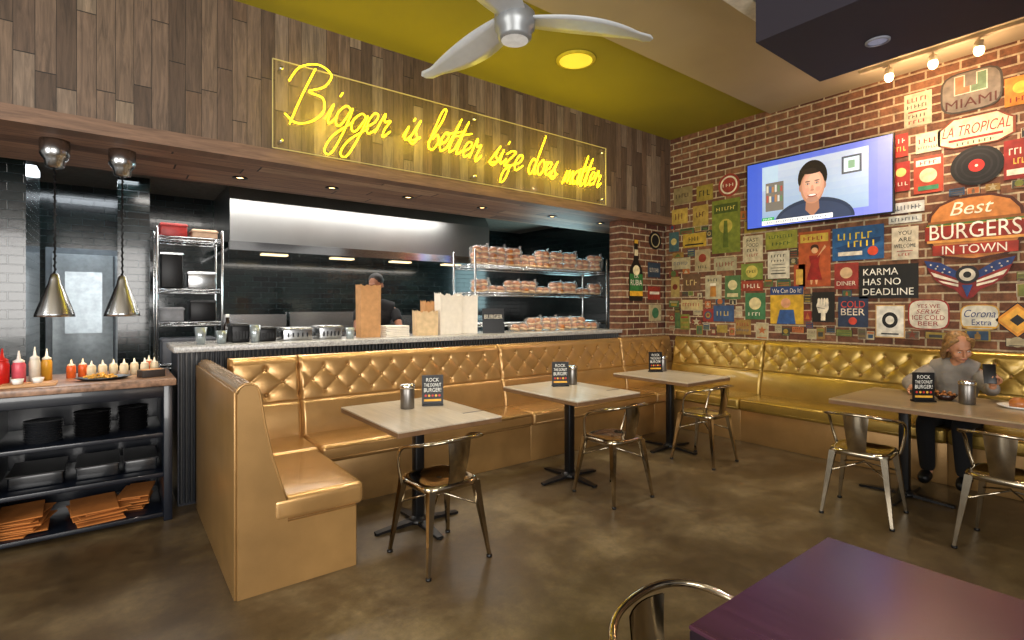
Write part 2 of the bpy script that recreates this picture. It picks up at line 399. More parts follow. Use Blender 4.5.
g='gold metallic vinyl tufted booth bench section against the bar'
bench(.49,(.66,4.37,0),0,g)
bench(1.95,(1.15,4.37,0),0,g)
bench(1.85,(3.10,4.37,0),0,g)
bench(1.02,(4.95,4.37,0),0,'gold tufted booth bench corner section by brick wall',sx1=.38)
g='gold metallic vinyl tufted booth bench section along brick wall'
bench(1.2,(5.98,4.16,0),-PI/2,g,gm=gold2)
bench(1.76,(5.98,2.96,0),-PI/2,g,gm=gold2)
bench(1.8,(5.98,1.2,0),-PI/2,g,gm=gold2)
bench(1.5,(.475,2.87,0),PI/2,'gold vinyl booth bench return with open end',sx1=.84,end=True)
# ---------------------------------------------------------------- tables
def table(w,d,loc,peds,label,topm=lam,grp='dining tables'):
    e=T('dining_table',label,'table',loc,0,grp)
    mb=MB();mb.box(-w/2,w/2,-d/2,d/2,.742,.752,topm,bev=.002,seg=1);mb.box(-w/2+.001,w/2-.001,-d/2+.001,d/2-.001,.715,.742,M('dark_edge','#1a1018',rough=.3) if grp is None else edge,bev=.002,seg=1);mb.obj('table_top',e)
    for px,py in peds:
        mb=MB();mb.box(px-.032,px+.032,py-.032,py+.032,.03,.71,black,bev=.006);mb.box(px-.13,px+.13,py-.13,py+.13,.70,.715,black,bev=.004);mb.obj('column',e)
        mb=MB();mb.lathe([(.07,.02),(.07,.035),(.04,.06)],black,X=Matrix.Translation((px,py,0)))
        for k in range(4):
            a=PI/2*k
            X=Matrix.Translation((px,py,0))@Matrix.Rotation(a,4,'Z')
            vs=[(0,-.035,.02),(.3,-.022,.004),(.3,.022,.004),(0,.035,.02),(0,-.035,.045),(.3,-.022,.018),(.3,.022,.018),(0,.035,.045)]
            mb.add(vs,[(0,3,2,1),(4,5,6,7),(0,1,5,4),(1,2,6,5),(2,3,7,6),(3,0,4,7)],black,False,X)
            mb.lathe([(.02,0),(.02,.012)],black,12,X=X@Matrix.Translation((.285,0,0)))
        mb.obj('pedestal_base',e)
    return e
lb='square light wood-look table on black cross pedestal beside booth'
table(.72,.92,(1.61,3.14,0),[(0,0)],lb);table(.72,.92,(3.06,3.2,0),[(0,0)],lb);table(.72,.9,(4.53,3.25,0),[(0,0)],lb)
table(.95,1.7,(4.8,.83,0),[(0,.5),(0,-.5)],'long brown wood-look table on two black pedestals by brick wall',topm=lamb)
dk=planks('brown_wood_purple_sheen',0,1,.35,2,['#3c2232','#3e2230','#3a2134'],rough=.22,gap=0,bump=.02,gc=(.8,1.15))  # purple sheen of the light on brown-red wood is put into the colour
table(.72,.68,(1.36,.33,0),[(0,0)],'dark brown wooden table with painted purple sheen and empty top',topm=dk,grp=None)
# ---------------------------------------------------------------- chairs
def chair(loc,rz,label):
    e=T('metal_chair',label,'chair',loc,rz,'bistro metal armchairs')
    mb=MB();vs=[];fs=[]
    def rsq(s,z):
        o=[]
        for k in range(32):
            a=2*PI*k/32;c,sn=math.cos(a),math.sin(a);q=(abs(c)**5+abs(sn)**5)**(-1/5);o.append((c*q*s,sn*q*s,z))
        return o
    rings=[rsq(.175,.425),rsq(.185,.445),rsq(.178,.462),rsq(.16,.464),rsq(.13,.456),rsq(.07,.452),rsq(.01,.451)]
    for r in rings: vs+=r
    for j in range(len(rings)-1):
        for i in range(32): a=j*32+i;b=j*32+(i+1)%32;fs.append((a,b,b+32,a+32))
    fs.append(tuple(range(6*32,7*32)));mb.add(vs,fs,gun,True)
    mb.lathe([(.0,0),(.016,0)],black,12,X=Matrix.Translation((0,0,.4525)),cap=False)
    mb.obj('seat',e)
    for sx in (-1,1):
        for sy in (-1,1):
            mb=MB();a=Vector((sx*.15,sy*.15,.445));b=Vector((sx*.205,sy*.215,.012))
            vs=[]
            for t,w in ((0,.034),(.35,.026),(.8,.017),(1,.014)):
                p=a.lerp(b,t)
                for dx,dy in ((-1,-1),(1,-1),(1,1),(-1,1)): vs.append((p.x+dx*w*.6,p.y+dy*w*.6,p.z))
            fs=[(3,2,1,0),(12,13,14,15)]+[(4*j+i,4*j+(i+1)%4,4*j+4+(i+1)%4,4*j+4+i) for j in range(3) for i in range(4)]
            mb.add(vs,fs,gun,False);mb.lathe([(.016,0),(.016,.014)],black,12,X=Matrix.Translation((b.x,b.y,0)));mb.obj('leg',e)
    mb=MB();mb.tube([(-.17,-.17,.30),(0,0,.36),(.17,.17,.30)],.006,gun,6);mb.tube([(.17,-.17,.30),(0,0,.368),(-.17,.17,.30)],.006,gun,6);mb.obj('cross_brace',e)
    half=[(.188,.10,.43),(.212,.09,.52),(.226,.07,.61),(.226,.02,.66),(.22,-.07,.685),(.19,-.17,.705),(.11,-.225,.718),(0,-.24,.722)]
    pts=half+[(-x,y,z) for x,y,z in half[:-1][::-1]]
    mb=MB();mb.tube(cr(pts,5),.010,gun,8);mb.obj('back_hoop',e)
    mb=MB();vs=[];R=10
    for j in range(R+1):
        t=j/R;z=.445+(.712-.445)*t;y=-.17-.06*t-.012*math.sin(PI*t);w=.05+.026*t
        for k in range(7):
            s_=(k/6-.5)*2;vs.append((s_*w,y+.018*s_*s_*t,z))
    nn=len(vs);vs+=[(x,y+.004,z) for x,y,z in vs]
    fs=[]
    for j in range(R):
        for k in range(6):
            a=j*7+k;fs.append((a,a+1,a+8,a+7));fs.append((a+nn,a+7+nn,a+8+nn,a+1+nn))
    mb.add(vs,fs,gun,True);mb.obj('backrest_splat',e)
    return e
lb='shiny gunmetal bistro armchair with curved hoop back at booth table'
c0=chair((1.51,2.68,0),.06,lb)
dup(c0,(3.06,2.72,0),-.05);dup(c0,(4.43,2.8,0),.03)
dup(c0,(4.19,1.40,0),-PI/2+.1,label='shiny gunmetal bistro armchair at long table')
dup(c0,(4.22,.65,0),-PI/2-.05,label='shiny gunmetal bistro armchair at long table')
dup(c0,(1.07,.61,0),PI+.1,label='shiny gunmetal bistro armchair tucked at dark table')
# ---------------------------------------------------------------- table-top items
def canister(loc,s=1):
    e=T('napkin_canister','brushed steel canister with lid standing on table','canister',loc,0,'steel canisters on tables')
    mb=MB();mb.lathe([(.001,0),(.046*s,0),(.048*s,.004),(.048*s,.135*s),(.046*s,.14*s)],M('grey_canister','#7e7a76',rough=.35,metal=.9));mb.obj('body',e)
    mb=MB();mb.lathe([(.05*s,.138*s),(.052*s,.142*s),(.052*s,.16*s),(.048*s,.167*s),(.03*s,.17*s),(.001,.17*s)],chrome);mb.obj('lid',e);return e
z=.752
cn=canister((1.60,3.28,z));dup(cn,(3.28,3.4,z));dup(cn,(4.74,3.5,z));dup(cn,(4.88,.98,z))
def card(loc,rz):
    e=T('menu_card_stand','black table card with white and yellow lettering','menu card',loc,rz,'promotional cards on tables')
    mb=MB();mb.box(-.075,.075,-.03,.03,0,.012,black,bev=.003,seg=1);mb.obj('base',e)
    mb=MB();X=Matrix.Rotation(PI/2,4,'X');mb.box(-.075,.075,-.004,.004,.01,.215,blackp)
    w_=flat('#e9e6dc');y_=flat('#e0a838');r_=flat('#b8322a')
    put_text(mb,'ROCK',0,.182,.09,.026,.0052,w_,X=X);put_text(mb,'THE DONUT',0,.146,.12,.024,.0052,w_,X=X);put_text(mb,'BURGER!',0,.11,.12,.028,.0052,w_,X=X)
    for i in range(5): mb.lathe([(.001,0),(.0085,0)],y_ if i%2 else r_,10,X=X@Matrix.Translation((-.048+i*.024,.07,.0054)),cap=False)
    mb.box(-.06,.06,-.0054,-.0045,.03,.045,y_);mb.obj('card',e);return e
k0=card((1.79,3.27,z),-.45);dup(k0,(3.12,3.38,z),-.5);dup(k0,(4.62,3.5,z),-.5);dup(k0,(4.74,1.2,z),-.75)
# ---------------------------------------------------------------- neon sign
e=T('neon_sign','yellow neon script sign on clear acrylic panel over bar','neon sign',(0,4.19,0))
acr=M('clear_acrylic','#d8c060',rough=.1,var=.02,alpha=.04,coat=.6)
acre=M('acrylic_edge_glow','#b8ac78',rough=.2,var=.05,emis='#ffe27a',es=.06)  # light caught at the acrylic edges, put in as a faint glow
mb=MB();mb.box(.94,4.6,0,.01,2.65,3.32,acr);mb.obj('acrylic_panel',e)
for q in ((.937,.943,2.65,3.32),(4.597,4.603,2.65,3.32),(.94,4.6,2.647,2.653),(.94,4.6,3.317,3.323)):
    mb=MB();mb.box(q[0],q[1],-.001,.011,q[2],q[3],acre);mb.obj('panel_edge_glow',e)
for x in (1.0,2.75,4.54):
    for zz in (2.71,3.26):
        mb=MB();mb.lathe([(.012,-.012),(.012,.08)],chrome,12,X=Matrix.Translation((x,0.0,zz))@Matrix.Rotation(-PI/2,4,'X'));mb.obj('standoff_bolt',e)
G={'B':(1.5,[[(.12,-.3),(.22,.9),(.42,2.3)],[(-.45,1.5),(-.2,2.2),(.5,2.5),(1.15,2.2),(1.0,1.6),(.45,1.25),(1.1,1.1),(1.3,.55),(.95,0),(.35,-.2),(-.2,.1)]]),
'i':(.5,[[(0,.2),(.2,.95),(.15,.25),(.3,.02),(.6,.4)],[(.4,1.4),(.46,1.6)]]),
'g':(.9,[[(.75,.85),(.4,1.05),(.05,.6),(.15,.08),(.45,.12),(.78,1.0),(.68,-.3),(.4,-1.35),(.0,-1.25),(.2,-.5),(1.05,.35)]]),
'e':(.64,[[(0,.25),(.45,.6),(.52,1.0),(.25,1.05),(.06,.5),(.28,-.05),(.75,.35)]]),
'r':(.78,[[(0,.1),(.12,.9),(.22,1.35),(.34,.85),(.66,1.0),(.5,.4),(.55,-.05),(.88,.35)]]),
's':(.7,[[(0,.0),(.45,1.4),(.34,.7),(.6,.25),(.38,-.15),(.05,.05),(.4,.1),(.8,.35)]]),
'b':(.8,[[(0,.3),(.42,1.8),(.47,2.7),(.22,2.6),(.1,1.2),(.11,.1),(.48,-.08),(.7,.5),(.45,.95),(.2,.6)],[(.6,.7),(.9,.6)]]),
't':(.58,[[(0,.25),(.33,2.4),(.2,.8),(.25,-.05),(.68,.35)],[(-.3,1.15),(.85,1.6)]]),
'z':(.78,[[(.0,.85),(.25,1.1),(.65,1.05),(.03,.1),(.5,.15),(.42,-.8),(.1,-1.0),(.16,-.2),(.88,.35)]]),
'd':(.95,[[(.6,.85),(.25,1.02),(.0,.35),(.25,-.06),(.55,.4),(.98,2.8),(.68,1),(.68,.0),(1.02,.33)]]),
'o':(.82,[[(.4,1.03),(.03,.6),(.15,.0),(.5,.0),(.67,.6),(.4,1.03),(.6,.8),(.9,.95)]]),
'm':(1.05,[[(0,-.1),(.15,1.1),(.17,.1),(.44,1.15),(.5,.8),(.5,.05),(.8,1.15),(.9,.7),(.85,.0),(1.18,.35)]]),
'a':(.8,[[(.62,.95),(.3,1.05),(.0,.5),(.2,-.05),(.5,.3),(.66,1.05),(.6,.0),(.9,.35)]])}
neon=M('neon_tube','#ffe430',emis='#ffe014',es=9)
rn=random.Random(5)
for word,xa,xb,bz,un,sl in (('Bigger',1.05,1.84,2.91,.152,-.02),('is',1.98,2.13,2.91,.135,0),('better',2.22,2.78,2.90,.142,-.04),('size',2.90,3.29,2.87,.137,-.03),('does',3.39,3.78,2.85,.135,0),('matter',3.88,4.46,2.82,.136,.03)):
    tot=sum(G[c][0] for c in word)+(.35 if word=='Bigger' else 0);sx=(xb-xa)/tot;x=xa
    for ci,c in enumerate(word):
        w,st=G[c];mb=MB();jz=rn.uniform(-.012,.012);ju=rn.uniform(.92,1.14);su=1.0
        if c=='B': ju=1.2;jz=-.01;su=1.25;w=1.85
        for s_ in st:
            pts=[(x+(px*su+.38*py)*sx,-.02,bz+jz+py*un*ju+sl*(x-xa)/(xb-xa)) for px,py in s_]
            mb.tube(cr(pts,5),.0046,neon,8)
        mb.obj('neon_letter',e);x+=w*sx
# ---------------------------------------------------------------- television
RR=(PI/2,0,-PI/2);RB=(PI/2,0,0)
e=T('television','wide flat television showing a video interview on brick wall','television',(5.99,2.45,2.735),0);e.rotation_euler=RR
mb=MB();mb.box(-.73,.73,-.385,.385,.05,.085,blackp,bev=.006);mb.obj('bezel',e)
mb=MB();mb.box(-.2,.2,-.15,.15,.0,.05,black);mb.obj('wall_bracket',e)
mb=MB();zz=.086;ES=.8
def R(mb,x0,y0,x1,y1,col,z,es=ES): mb.add([(x0,y0,z),(x1,y0,z),(x1,y1,z),(x0,y1,z)],[(0,1,2,3)],flat(col,es))
def C(mb,cx,cy,rx,ry,col,z,es=ES,n=28,a0=0,a1=2*PI): mb.add([(cx+rx*math.cos(a0+(a1-a0)*i/(n-(a1-a0<6))),cy+ry*math.sin(a0+(a1-a0)*i/(n-(a1-a0<6))),z) for i in range(n)],[tuple(range(n))],flat(col,es))
for i in range(12):
    f=i/11;cc='#%02x%02x%02x'%(int(60+60*f),int(88+40*f),int(196+12*f));R(mb,-.715+1.43*i/12,-.37,-.715+1.43*(i+1)/12,.37,cc,zz)
for i in range(8):
    f=i/7;cc='#%02x%02x%02x'%(int(140+34*f),int(164+22*f),int(196+10*f));R(mb,-.54,-.29+.075*i,.52,-.29+.075*(i+1),cc,zz+.001)
R(mb,-.54,.04,-.36,.31,'#a8bfd6',zz+.0015);R(mb,-.5,-.2,-.3,.12,'#6d6862',zz+.002)
for j in range(2):
    for i in range(6): R(mb,-.49+.031*i,-.1+.11*j,-.468+.031*i,-.02+.11*j-.01*(i%3),('#a04a44','#c8c0b0','#4a608a','#a8744a','#c0c0c0','#5a7a5a')[(i+j)%6],zz+.0025)
R(mb,.28,.07,.46,.25,'#4a4f58',zz+.0015);R(mb,.30,.09,.44,.23,'#c8d4dc',zz+.002);R(mb,.34,.12,.40,.2,'#7a9a80',zz+.0025)
C(mb,.0,-.36,.40,.24,'#263149',zz+.003,a0=0,a1=PI);C(mb,.0,-.36,.37,.2,'#2f3b56',zz+.0032,a0=0,a1=PI)
mb.add([(-.07,-.24,zz+.0036),(0,-.32,zz+.0036),(.07,-.24,zz+.0036),(.06,-.09,zz+.0036),(-.06,-.09,zz+.0036)],[(0,1,2,3,4)],flat('#9c6e58',ES))
hs=1.1;hy=.0
def hc(cx,cy,rx,ry,col,z): C(mb,cx*hs,cy*hs+hy,rx*hs,ry*hs,col,z)
hc(.0,.09,.134,.165,'#1d1613',zz+.0038)
hc(.0,.0,.110,.165,'#b07e64',zz+.0044);hc(.006,.01,.1,.15,'#c29078',zz+.0047);hc(.012,.03,.084,.12,'#cf9f85',zz+.005);hc(.018,.045,.06,.085,'#d8aa90',zz+.0051)
hc(.0,-.12,.05,.03,'#a87c6a',zz+.0049)
hc(.0,.168,.118,.045,'#1d1613',zz+.0053);hc(-.03,.155,.07,.026,'#2a201b',zz+.0056)
for sx in (-1,1):
    hc(sx*.110,.0,.013,.034,'#a8745e',zz+.0041)
    hc(sx*.042,.03,.02,.011,'#9c6c55',zz+.0056);hc(sx*.042,.029,.014,.0055,'#d8d2ca',zz+.006);hc(sx*.042,.029,.0062,.0058,'#2a1c16',zz+.0064)
    hc(sx*.043,.053,.024,.005,'#33241d',zz+.006);hc(sx*.052,-.03,.024,.022,'#cc967e',zz+.0055)
hc(0,-.015,.013,.03,'#c48f74',zz+.006);hc(0,-.034,.018,.009,'#b27e68',zz+.0061)
hc(.0,-.085,.042,.018,'#8a4a42',zz+.006);hc(0,-.081,.034,.009,'#efe8e0',zz+.0063)
R(mb,-.54,-.355,.2,-.305,'#e6e8ee',zz+.007);R(mb,-.54,-.305,-.40,-.27,'#2fa05a',zz+.007)
put_marks(mb,6,-.47,-.288,.11,.014,zz+.008,flat('#ffffff',ES));put_marks(mb,26,-.18,-.33,.66,.022,zz+.008,flat('#202430',.2))
mb.obj('screen',e)
# ---------------------------------------------------------------- posters
READ={'MIAMI','LA TROPICAL','Best','BURGERS','IN TOWN','KARMA','HAS NO','DEADLINE','Corona','Extra','We Can Do It!','O','YOU','ARE','WELCOME','ICE COLD','LA','RUBIA','BEER','COLD','DINER','FAST','FOOD','YES WE','SERVE'}
RECTS=[(2.45,2.74,1.5,.84)]
def poster(Y,z,w,h,bg,items,label,name='poster',shape='r',wall='r',cat='poster',fr=None,rotz=0):
    if wall=='r': RECTS.append((Y,z,w,h))
    mb=MB()
    if shape=='r': pts=[(-w/2,-h/2),(w/2,-h/2),(w/2,h/2),(-w/2,h/2)]
    elif shape=='o': pts=[(w/2*math.cos(2*PI*i/32),h/2*math.sin(2*PI*i/32)) for i in range(32)]
    elif shape=='rr':
        pts=[]
        for i in range(32):
            a=2*PI*i/32;c,s_=math.cos(a),math.sin(a);q=(abs(c)**4+abs(s_)**4)**(-.25);pts.append((c*q*w/2,s_*q*h/2))
    else: pts=[(px*w,py*h) for px,py in shape]
    mb.prism(pts,-.001,.008,flat(fr or bg))
    if fr:
        mb.add([(px*.93,py*.93,.0085) for px,py in pts],[tuple(range(len(pts)))],flat(bg))
    k=0
    for it in items:
        k+=1;zz=.009+.0006*k
        if it[0]=='r': _,a,b,c,d,col=it;mb.add([(a*w,b*h,zz),(c*w,b*h,zz),(c*w,d*h,zz),(a*w,d*h,zz)],[(0,1,2,3)],flat(col))
        elif it[0]=='c':
            _,cx,cy,r,col=it[:5];ry=it[5]*h if len(it)>5 else r*w;mb.add([(cx*w+r*w*math.cos(2*PI*i/28),cy*h+ry*math.sin(2*PI*i/28),zz) for i in range(28)],[tuple(range(28))],flat(col))
        elif it[0]=='p': mb.add([(a*w,b*h,zz) for a,b in it[1]],[tuple(range(len(it[1])))],flat(it[2]))
        elif it[0]=='s':
            _,cx,cy,rr_,col=it;q=[]
            for i in range(10): a=PI/2+PI*i/5;rq=rr_*w*(1 if i%2==0 else .42);q.append((cx*w+rq*math.cos(a),cy*h+rq*math.sin(a),zz))
            mb.add(q+[(cx*w,cy*h,zz)],[(i,(i+1)%10,10) for i in range(10)],flat(col))
        elif it[0]=='t':
            _,s_,cx,cy,tw,th,col=it[:7]
            if s_ in READ: put_text(mb,s_,cx*w,cy*h,tw*w,th*h,zz,flat(col),shear=.3 if len(it)>7 else 0)
            else: put_marks(mb,max(3,len(s_)),cx*w,cy*h,tw*w,th*h*.8,zz,flat(col))
    if wall=='r': return mb.obj(name,loc=(6.0,Y,z),rot=(PI/2,rotz,-PI/2),label=label,cat=cat)
    return mb.obj(name,loc=(Y,4.42,z),rot=RB,label=label,cat=cat)
t=lambda s,cx,cy,w,h,c,*a:('t',s,cx,cy,w,h,c)+a
r=lambda a,b,c,d,col:('r',a,b,c,d,col)
c=lambda cx,cy,rr,col,*a:('c',cx,cy,rr,col)+a
p=lambda pts,col:('p',pts,col)
K='#141312';W='#ddd3be';RD='#93251d'
A='cream poster with red and black lettering on brick wall'
poster(1.56,3.31,.21,.31,'#c2b496',[t('MIXED',0,.3,.8,.16,RD),t('DRINKS',0,.1,.8,.14,K),r(-.35,-.08,.35,-.04,RD),t('COLDS',0,-.2,.7,.12,K),t('BREW',0,-.37,.7,.12,RD)],A)
U1='#9c6848';U2='#5f7a60';UB='#6f675f'
poster(1.18,3.36,.42,.36,UB,[r(-.27,.1,-.09,.42,'#c8beac'),r(-.27,-.05,0,.12,'#c8beac'),r(.09,.1,.27,.42,'#c8beac'),r(0,-.05,.27,.12,'#c8beac'),r(-.25,.1,-.11,.4,U1),r(-.25,-.03,-.01,.12,U1),r(.11,.1,.25,.4,U2),r(.01,-.03,.25,.12,U2),t('MIAMI',0,-.27,.82,.22,'#4a1a14')],'grey rounded metal plaque with muted split letter emblem','metal_sign','rr',cat='sign',fr='#3a342f')
poster(1.15,3.0,.52,.27,'#c4b898',[t('LA TROPICAL',0,.08,.88,.34,RD,1),r(-.35,-.26,.35,-.18,RD),t('CERVEZA',0,-.36,.5,.12,'#3a3a20')],'cream shield shaped sign with red script lettering','metal_sign',[(-.5,-.3),(-.3,-.48),(.3,-.48),(.5,-.3),(.5,.2),(.42,.3),(.3,.5),(-.3,.5),(-.42,.3),(-.5,.2)],cat='sign',fr='#7d3a20')
poster(.86,3.26,.2,.24,'#d08428',[c(0,.1,.25,'#e8c048'),t('SURF',0,-.3,.7,.2,RD)],'orange and yellow sunset poster on brick wall')
poster(1.14,2.69,.36,.34,K,[c(0,0,.42,'#232122',.44),c(0,0,.38,'#141213',.4),c(0,0,.3,'#201e1f',.32),c(0,0,.26,'#141213',.28),c(0,0,.15,'#b02a24',.16),c(0,0,.03,'#e8e0d0')],'black vinyl record plaque with red centre label','record_plaque','o',cat='plaque')
poster(.87,2.69,.19,.33,'#8a2620',[t('DINE',0,.2,.7,.2,W),t('INN',0,-.05,.4,.18,'#e8c050'),r(-.4,-.4,.4,-.25,W)],'red vertical poster with pale lettering')
poster(1.70,3.0,.13,.22,'#a63427',[t('HOT',0,.2,.7,.25,W),t('DOGS',0,-.15,.8,.25,'#ecc860')],'small red snack poster on brick wall')
poster(1.69,2.70,.14,.28,'#932c26',[c(0,.15,.3,'#d8b86a'),t('COLA',0,-.25,.8,.15,W)],'narrow red drink poster with round emblem')
poster(1.48,2.68,.22,.34,'#a8402c',[r(-.42,.25,.42,.42,W),t('EATS',0,.33,.6,.12,RD),c(0,-.02,.3,'#d3b994'),r(-.35,-.42,.35,-.3,'#3c7a5a')],'red food poster with cream header and round motif')
poster(1.48,2.98,.19,.18,'#bfb398',[t('OPEN',0,.1,.8,.3,RD),t('24 HOURS',0,-.25,.8,.16,K)],'small cream square sign with red lettering')
poster(1.64,2.40,.26,.1,'#c0c1bd',[t('ROUTE 66',0,0,.85,.55,'#333a4a')],'white street name style strip sign','street_sign',cat='sign')
poster(1.66,2.29,.26,.07,'#b6b8b2',[t('BEACH DR',0,0,.85,.55,'#333a4a')],'white narrow strip sign below another','street_sign',cat='sign')
bun=[(-.47,.1),(-.45,.25),(-.36,.4),(-.18,.49),(0,.5),(.18,.49),(.36,.4),(.45,.25),(.47,.1),(.5,.04),(.48,-.1),(.5,-.16),(.44,-.22),(.4,-.34),(.3,-.44),(.0,-.5),(-.3,-.44),(-.4,-.34),(-.44,-.22),(-.5,-.16),(-.48,-.1),(-.5,.04)]
poster(1.16,2.15,.70,.58,'#c07a3c',[r(-.46,.1,.46,.14,'#8d5526'),r(-.47,.07,.47,.1,'#4c6a2a'),r(-.48,.03,.48,.07,'#d09a40'),r(-.49,-.16,.49,.06,'#8a2416'),r(-.47,-.2,.47,-.16,'#d8984a'),t('Best',-.02,.31,.42,.2,'#f0e2c8',1),t('BURGERS',0,-.03,.88,.24,'#f3ead6'),r(-.41,-.4,.41,-.24,'#9c2e1c'),t('IN TOWN',0,-.32,.62,.13,'#f3ead6')],'burger shaped tin sign with cream lettering','burger_sign',bun,cat='sign',fr='#4a2414')
poster(1.66,2.06,.21,.31,'#c2b8a2',[t('YOU',0,.32,.5,.13,K),t('ARE',0,.12,.5,.12,K),t('WELCOME',0,-.08,.82,.12,K),r(-.3,-.25,.3,-.23,RD),t('HERE',0,-.35,.5,.1,RD)],A)
poster(2.06,2.10,.46,.34,'#1f5488',[p([(-.45,-.1),(-.1,-.32),(.42,.0),(.45,.14),(.2,.1)],'#0f3a6a'),t('YELLOW',-.05,.22,.7,.24,'#e8c82a',1),t('FIELD',.1,-.02,.6,.22,'#e8c82a',1),r(-.38,-.36,.1,-.24,'#d8d0c0'),c(.3,-.26,.1,'#c84428')],'blue sign with yellow slanted lettering')
poster(2.47,1.97,.32,.60,'#a84e28',[r(-.44,.3,.44,.45,'#c8a844'),c(.02,.19,.13,'#3a1c12'),c(.02,.15,.1,'#d3a47a'),p([(-.16,.06),(.2,.06),(.14,-.1),(.26,-.38),(-.24,-.38),(-.1,-.1)],'#8e1c1a'),p([(-.12,-.38),(-.04,-.38),(-.06,-.46),(-.1,-.46)],'#d3a47a'),p([(.04,-.38),(.12,-.38),(.1,-.46),(.06,-.46)],'#d3a47a'),p([(.16,.06),(.38,.2),(.34,.24),(.1,.02)],'#d3a47a'),t('FRESH',0,.37,.7,.08,RD)],'orange poster of a woman in a red dress')
poster(2.82,2.21,.35,.2,'#8e8e38',[t('GREEN TEA',0,.2,.8,.22,'#2f4a20'),t('DAILY',0,-.2,.6,.22,'#2f4a20')],'olive green poster with dark lettering')
poster(3.15,2.14,.24,.31,'#beb294',[t('FAST',0,.33,.6,.14,K),t('FOOD',0,.14,.6,.14,K),t('GOOD',0,-.06,.6,.13,K),t('FOODS',0,-.25,.6,.12,RD)],A)
poster(2.85,1.93,.24,.31,'#cac3b0',[t('HOUSE',0,.33,.7,.12,K),t('RULES',0,.15,.7,.1,K),r(-.3,.0,.3,.02,K),r(-.35,-.12,.35,-.1,K),r(-.3,-.22,.3,-.2,K),r(-.35,-.34,.35,-.3,K)],'white poster with lines of black lettering')
poster(3.16,1.87,.26,.19,'#6f7f34',[c(0,0,.28,'#b8a852'),t('LIME',0,0,.5,.2,'#2c4416')],'green poster with round yellow motif')
poster(3.16,1.70,.26,.12,'#8a3624',[t('GRILL',0,0,.8,.5,W)],'small dark red strip sign with pale lettering')
poster(2.76,1.47,.36,.42,'#c0982a',[r(-.5,.28,.5,.5,'#1f3a6e'),t('We Can Do It!',0,.39,.88,.12,W),c(-.02,.06,.15,'#c9906c'),p([(-.3,-.5),(.28,-.5),(.22,-.12),(-.2,-.12)],'#2c4f86')],'yellow poster with dark blue banner and white lettering')
fist=[p([(-.1,-.45),(.1,-.45),(.11,-.16),(-.09,-.16)],W),p([(-.2,-.2),(.16,-.2),(.25,-.05),(.26,.18),(-.25,.18),(-.28,-.02)],W)]
for i,(xx,hh) in enumerate(((-.19,.3),(-.06,.34),(.07,.33),(.19,.28))): fist+=[c(xx,.2,.058,W,.1),r(xx-.006+.06,.02,xx+.006+.06,.2,K)]
fist+=[p([(-.3,.02),(-.26,.12),(.08,.06),(.1,-.03),(-.05,-.06)],W),p([(-.26,.0),(.08,-.05),(.1,-.065),(-.25,-.02)],K)]
poster(2.38,1.45,.22,.32,'#171615',fist,'black poster with a white raised fist')
poster(3.12,1.46,.24,.31,'#3a6a44',[c(0,.1,.3,'#c8b888'),t('MINT',0,-.3,.7,.15,W)],'green poster with pale circle')
poster(2.10,1.40,.27,.31,'#26344e',[t('COLD',0,.25,.8,.22,'#c84430'),t('BEER',0,.0,.8,.22,W),c(0,-.3,.14,'#c84430')],'dark blue poster with red and white lettering')
poster(1.80,1.70,.49,.33,'#0f0f10',[t('KARMA',-.12,.3,.6,.2,'#eee8dc'),t('HAS NO',-.1,.0,.64,.2,'#eee8dc'),t('DEADLINE',0,-.3,.86,.2,'#eee8dc')],'black sign with bold white capital lettering','black_sign',cat='sign')
poster(1.78,1.31,.24,.32,'#dcd8cc',[c(0,.04,.27,K,.24),c(0,.04,.15,'#dcd8cc',.13),r(-.3,-.4,.3,-.36,K)],'white framed poster with a large black letter',fr='#c9a46a')
poster(1.48,1.38,.31,.28,'#d2cbb8',[t('YES WE',0,.28,.55,.13,RD),t('SERVE',0,.1,.6,.14,RD,1),t('ICE COLD',0,-.1,.78,.16,RD),t('BEER',0,-.3,.5,.14,RD)],'rounded white tin sign with red lettering','tin_sign','rr',cat='sign',fr=RD)
wing=[(0,.34),(.08,.1),(.3,.42),(.5,.5),(.46,.3),(.42,.12),(.36,-.02),(.28,-.14),(.14,-.26),(.06,-.45),(0,-.5),(-.06,-.45),(-.14,-.26),(-.28,-.14),(-.36,-.02),(-.42,.12),(-.46,.3),(-.5,.5),(-.3,.42),(-.08,.1)]
its=[p([(0.04,.1),(.3,.42),(.5,.5),(.46,.32),(.1,.0)],'#22386e'),p([(-.04,.1),(-.3,.42),(-.5,.5),(-.46,.32),(-.1,.0)],'#22386e')]
for sg in (-1,1):
    its+=[('s',sg*q,yq,.016,W) for q,yq in ((.42,.38),(.34,.34),(.26,.26),(.36,.28),(.2,.18),(.28,.18))]
    its+=[p([(sg*.1,-.05),(sg*.42,.2),(sg*.38,.08),(sg*.1,-.1)],W),p([(sg*.1,-.13),(sg*.33,-.02),(sg*.27,-.1),(sg*.1,-.19)],W)]
its+=[c(0,.1,.13,'#1c1a22'),c(0,.1,.09,'#c9c2b0'),c(0,.1,.045,K),p([(-.06,-.15),(.06,-.15),(0,-.46)],'#23407a')]
poster(1.2,1.70,.62,.36,'#8a2420',its,'red white and blue winged emblem tin sign','winged_sign',wing,cat='sign')
poster(1.12,1.36,.26,.22,'#cdc9b9',[t('Corona',0,.15,.8,.3,'#1d2f6a',1),t('Extra',.05,-.2,.5,.22,'#1d2f6a'),r(-.4,-.42,.4,-.36,'#d0a030')],'white beer plaque with dark blue lettering','beer_plaque','rr',cat='plaque',fr='#c79a3a')
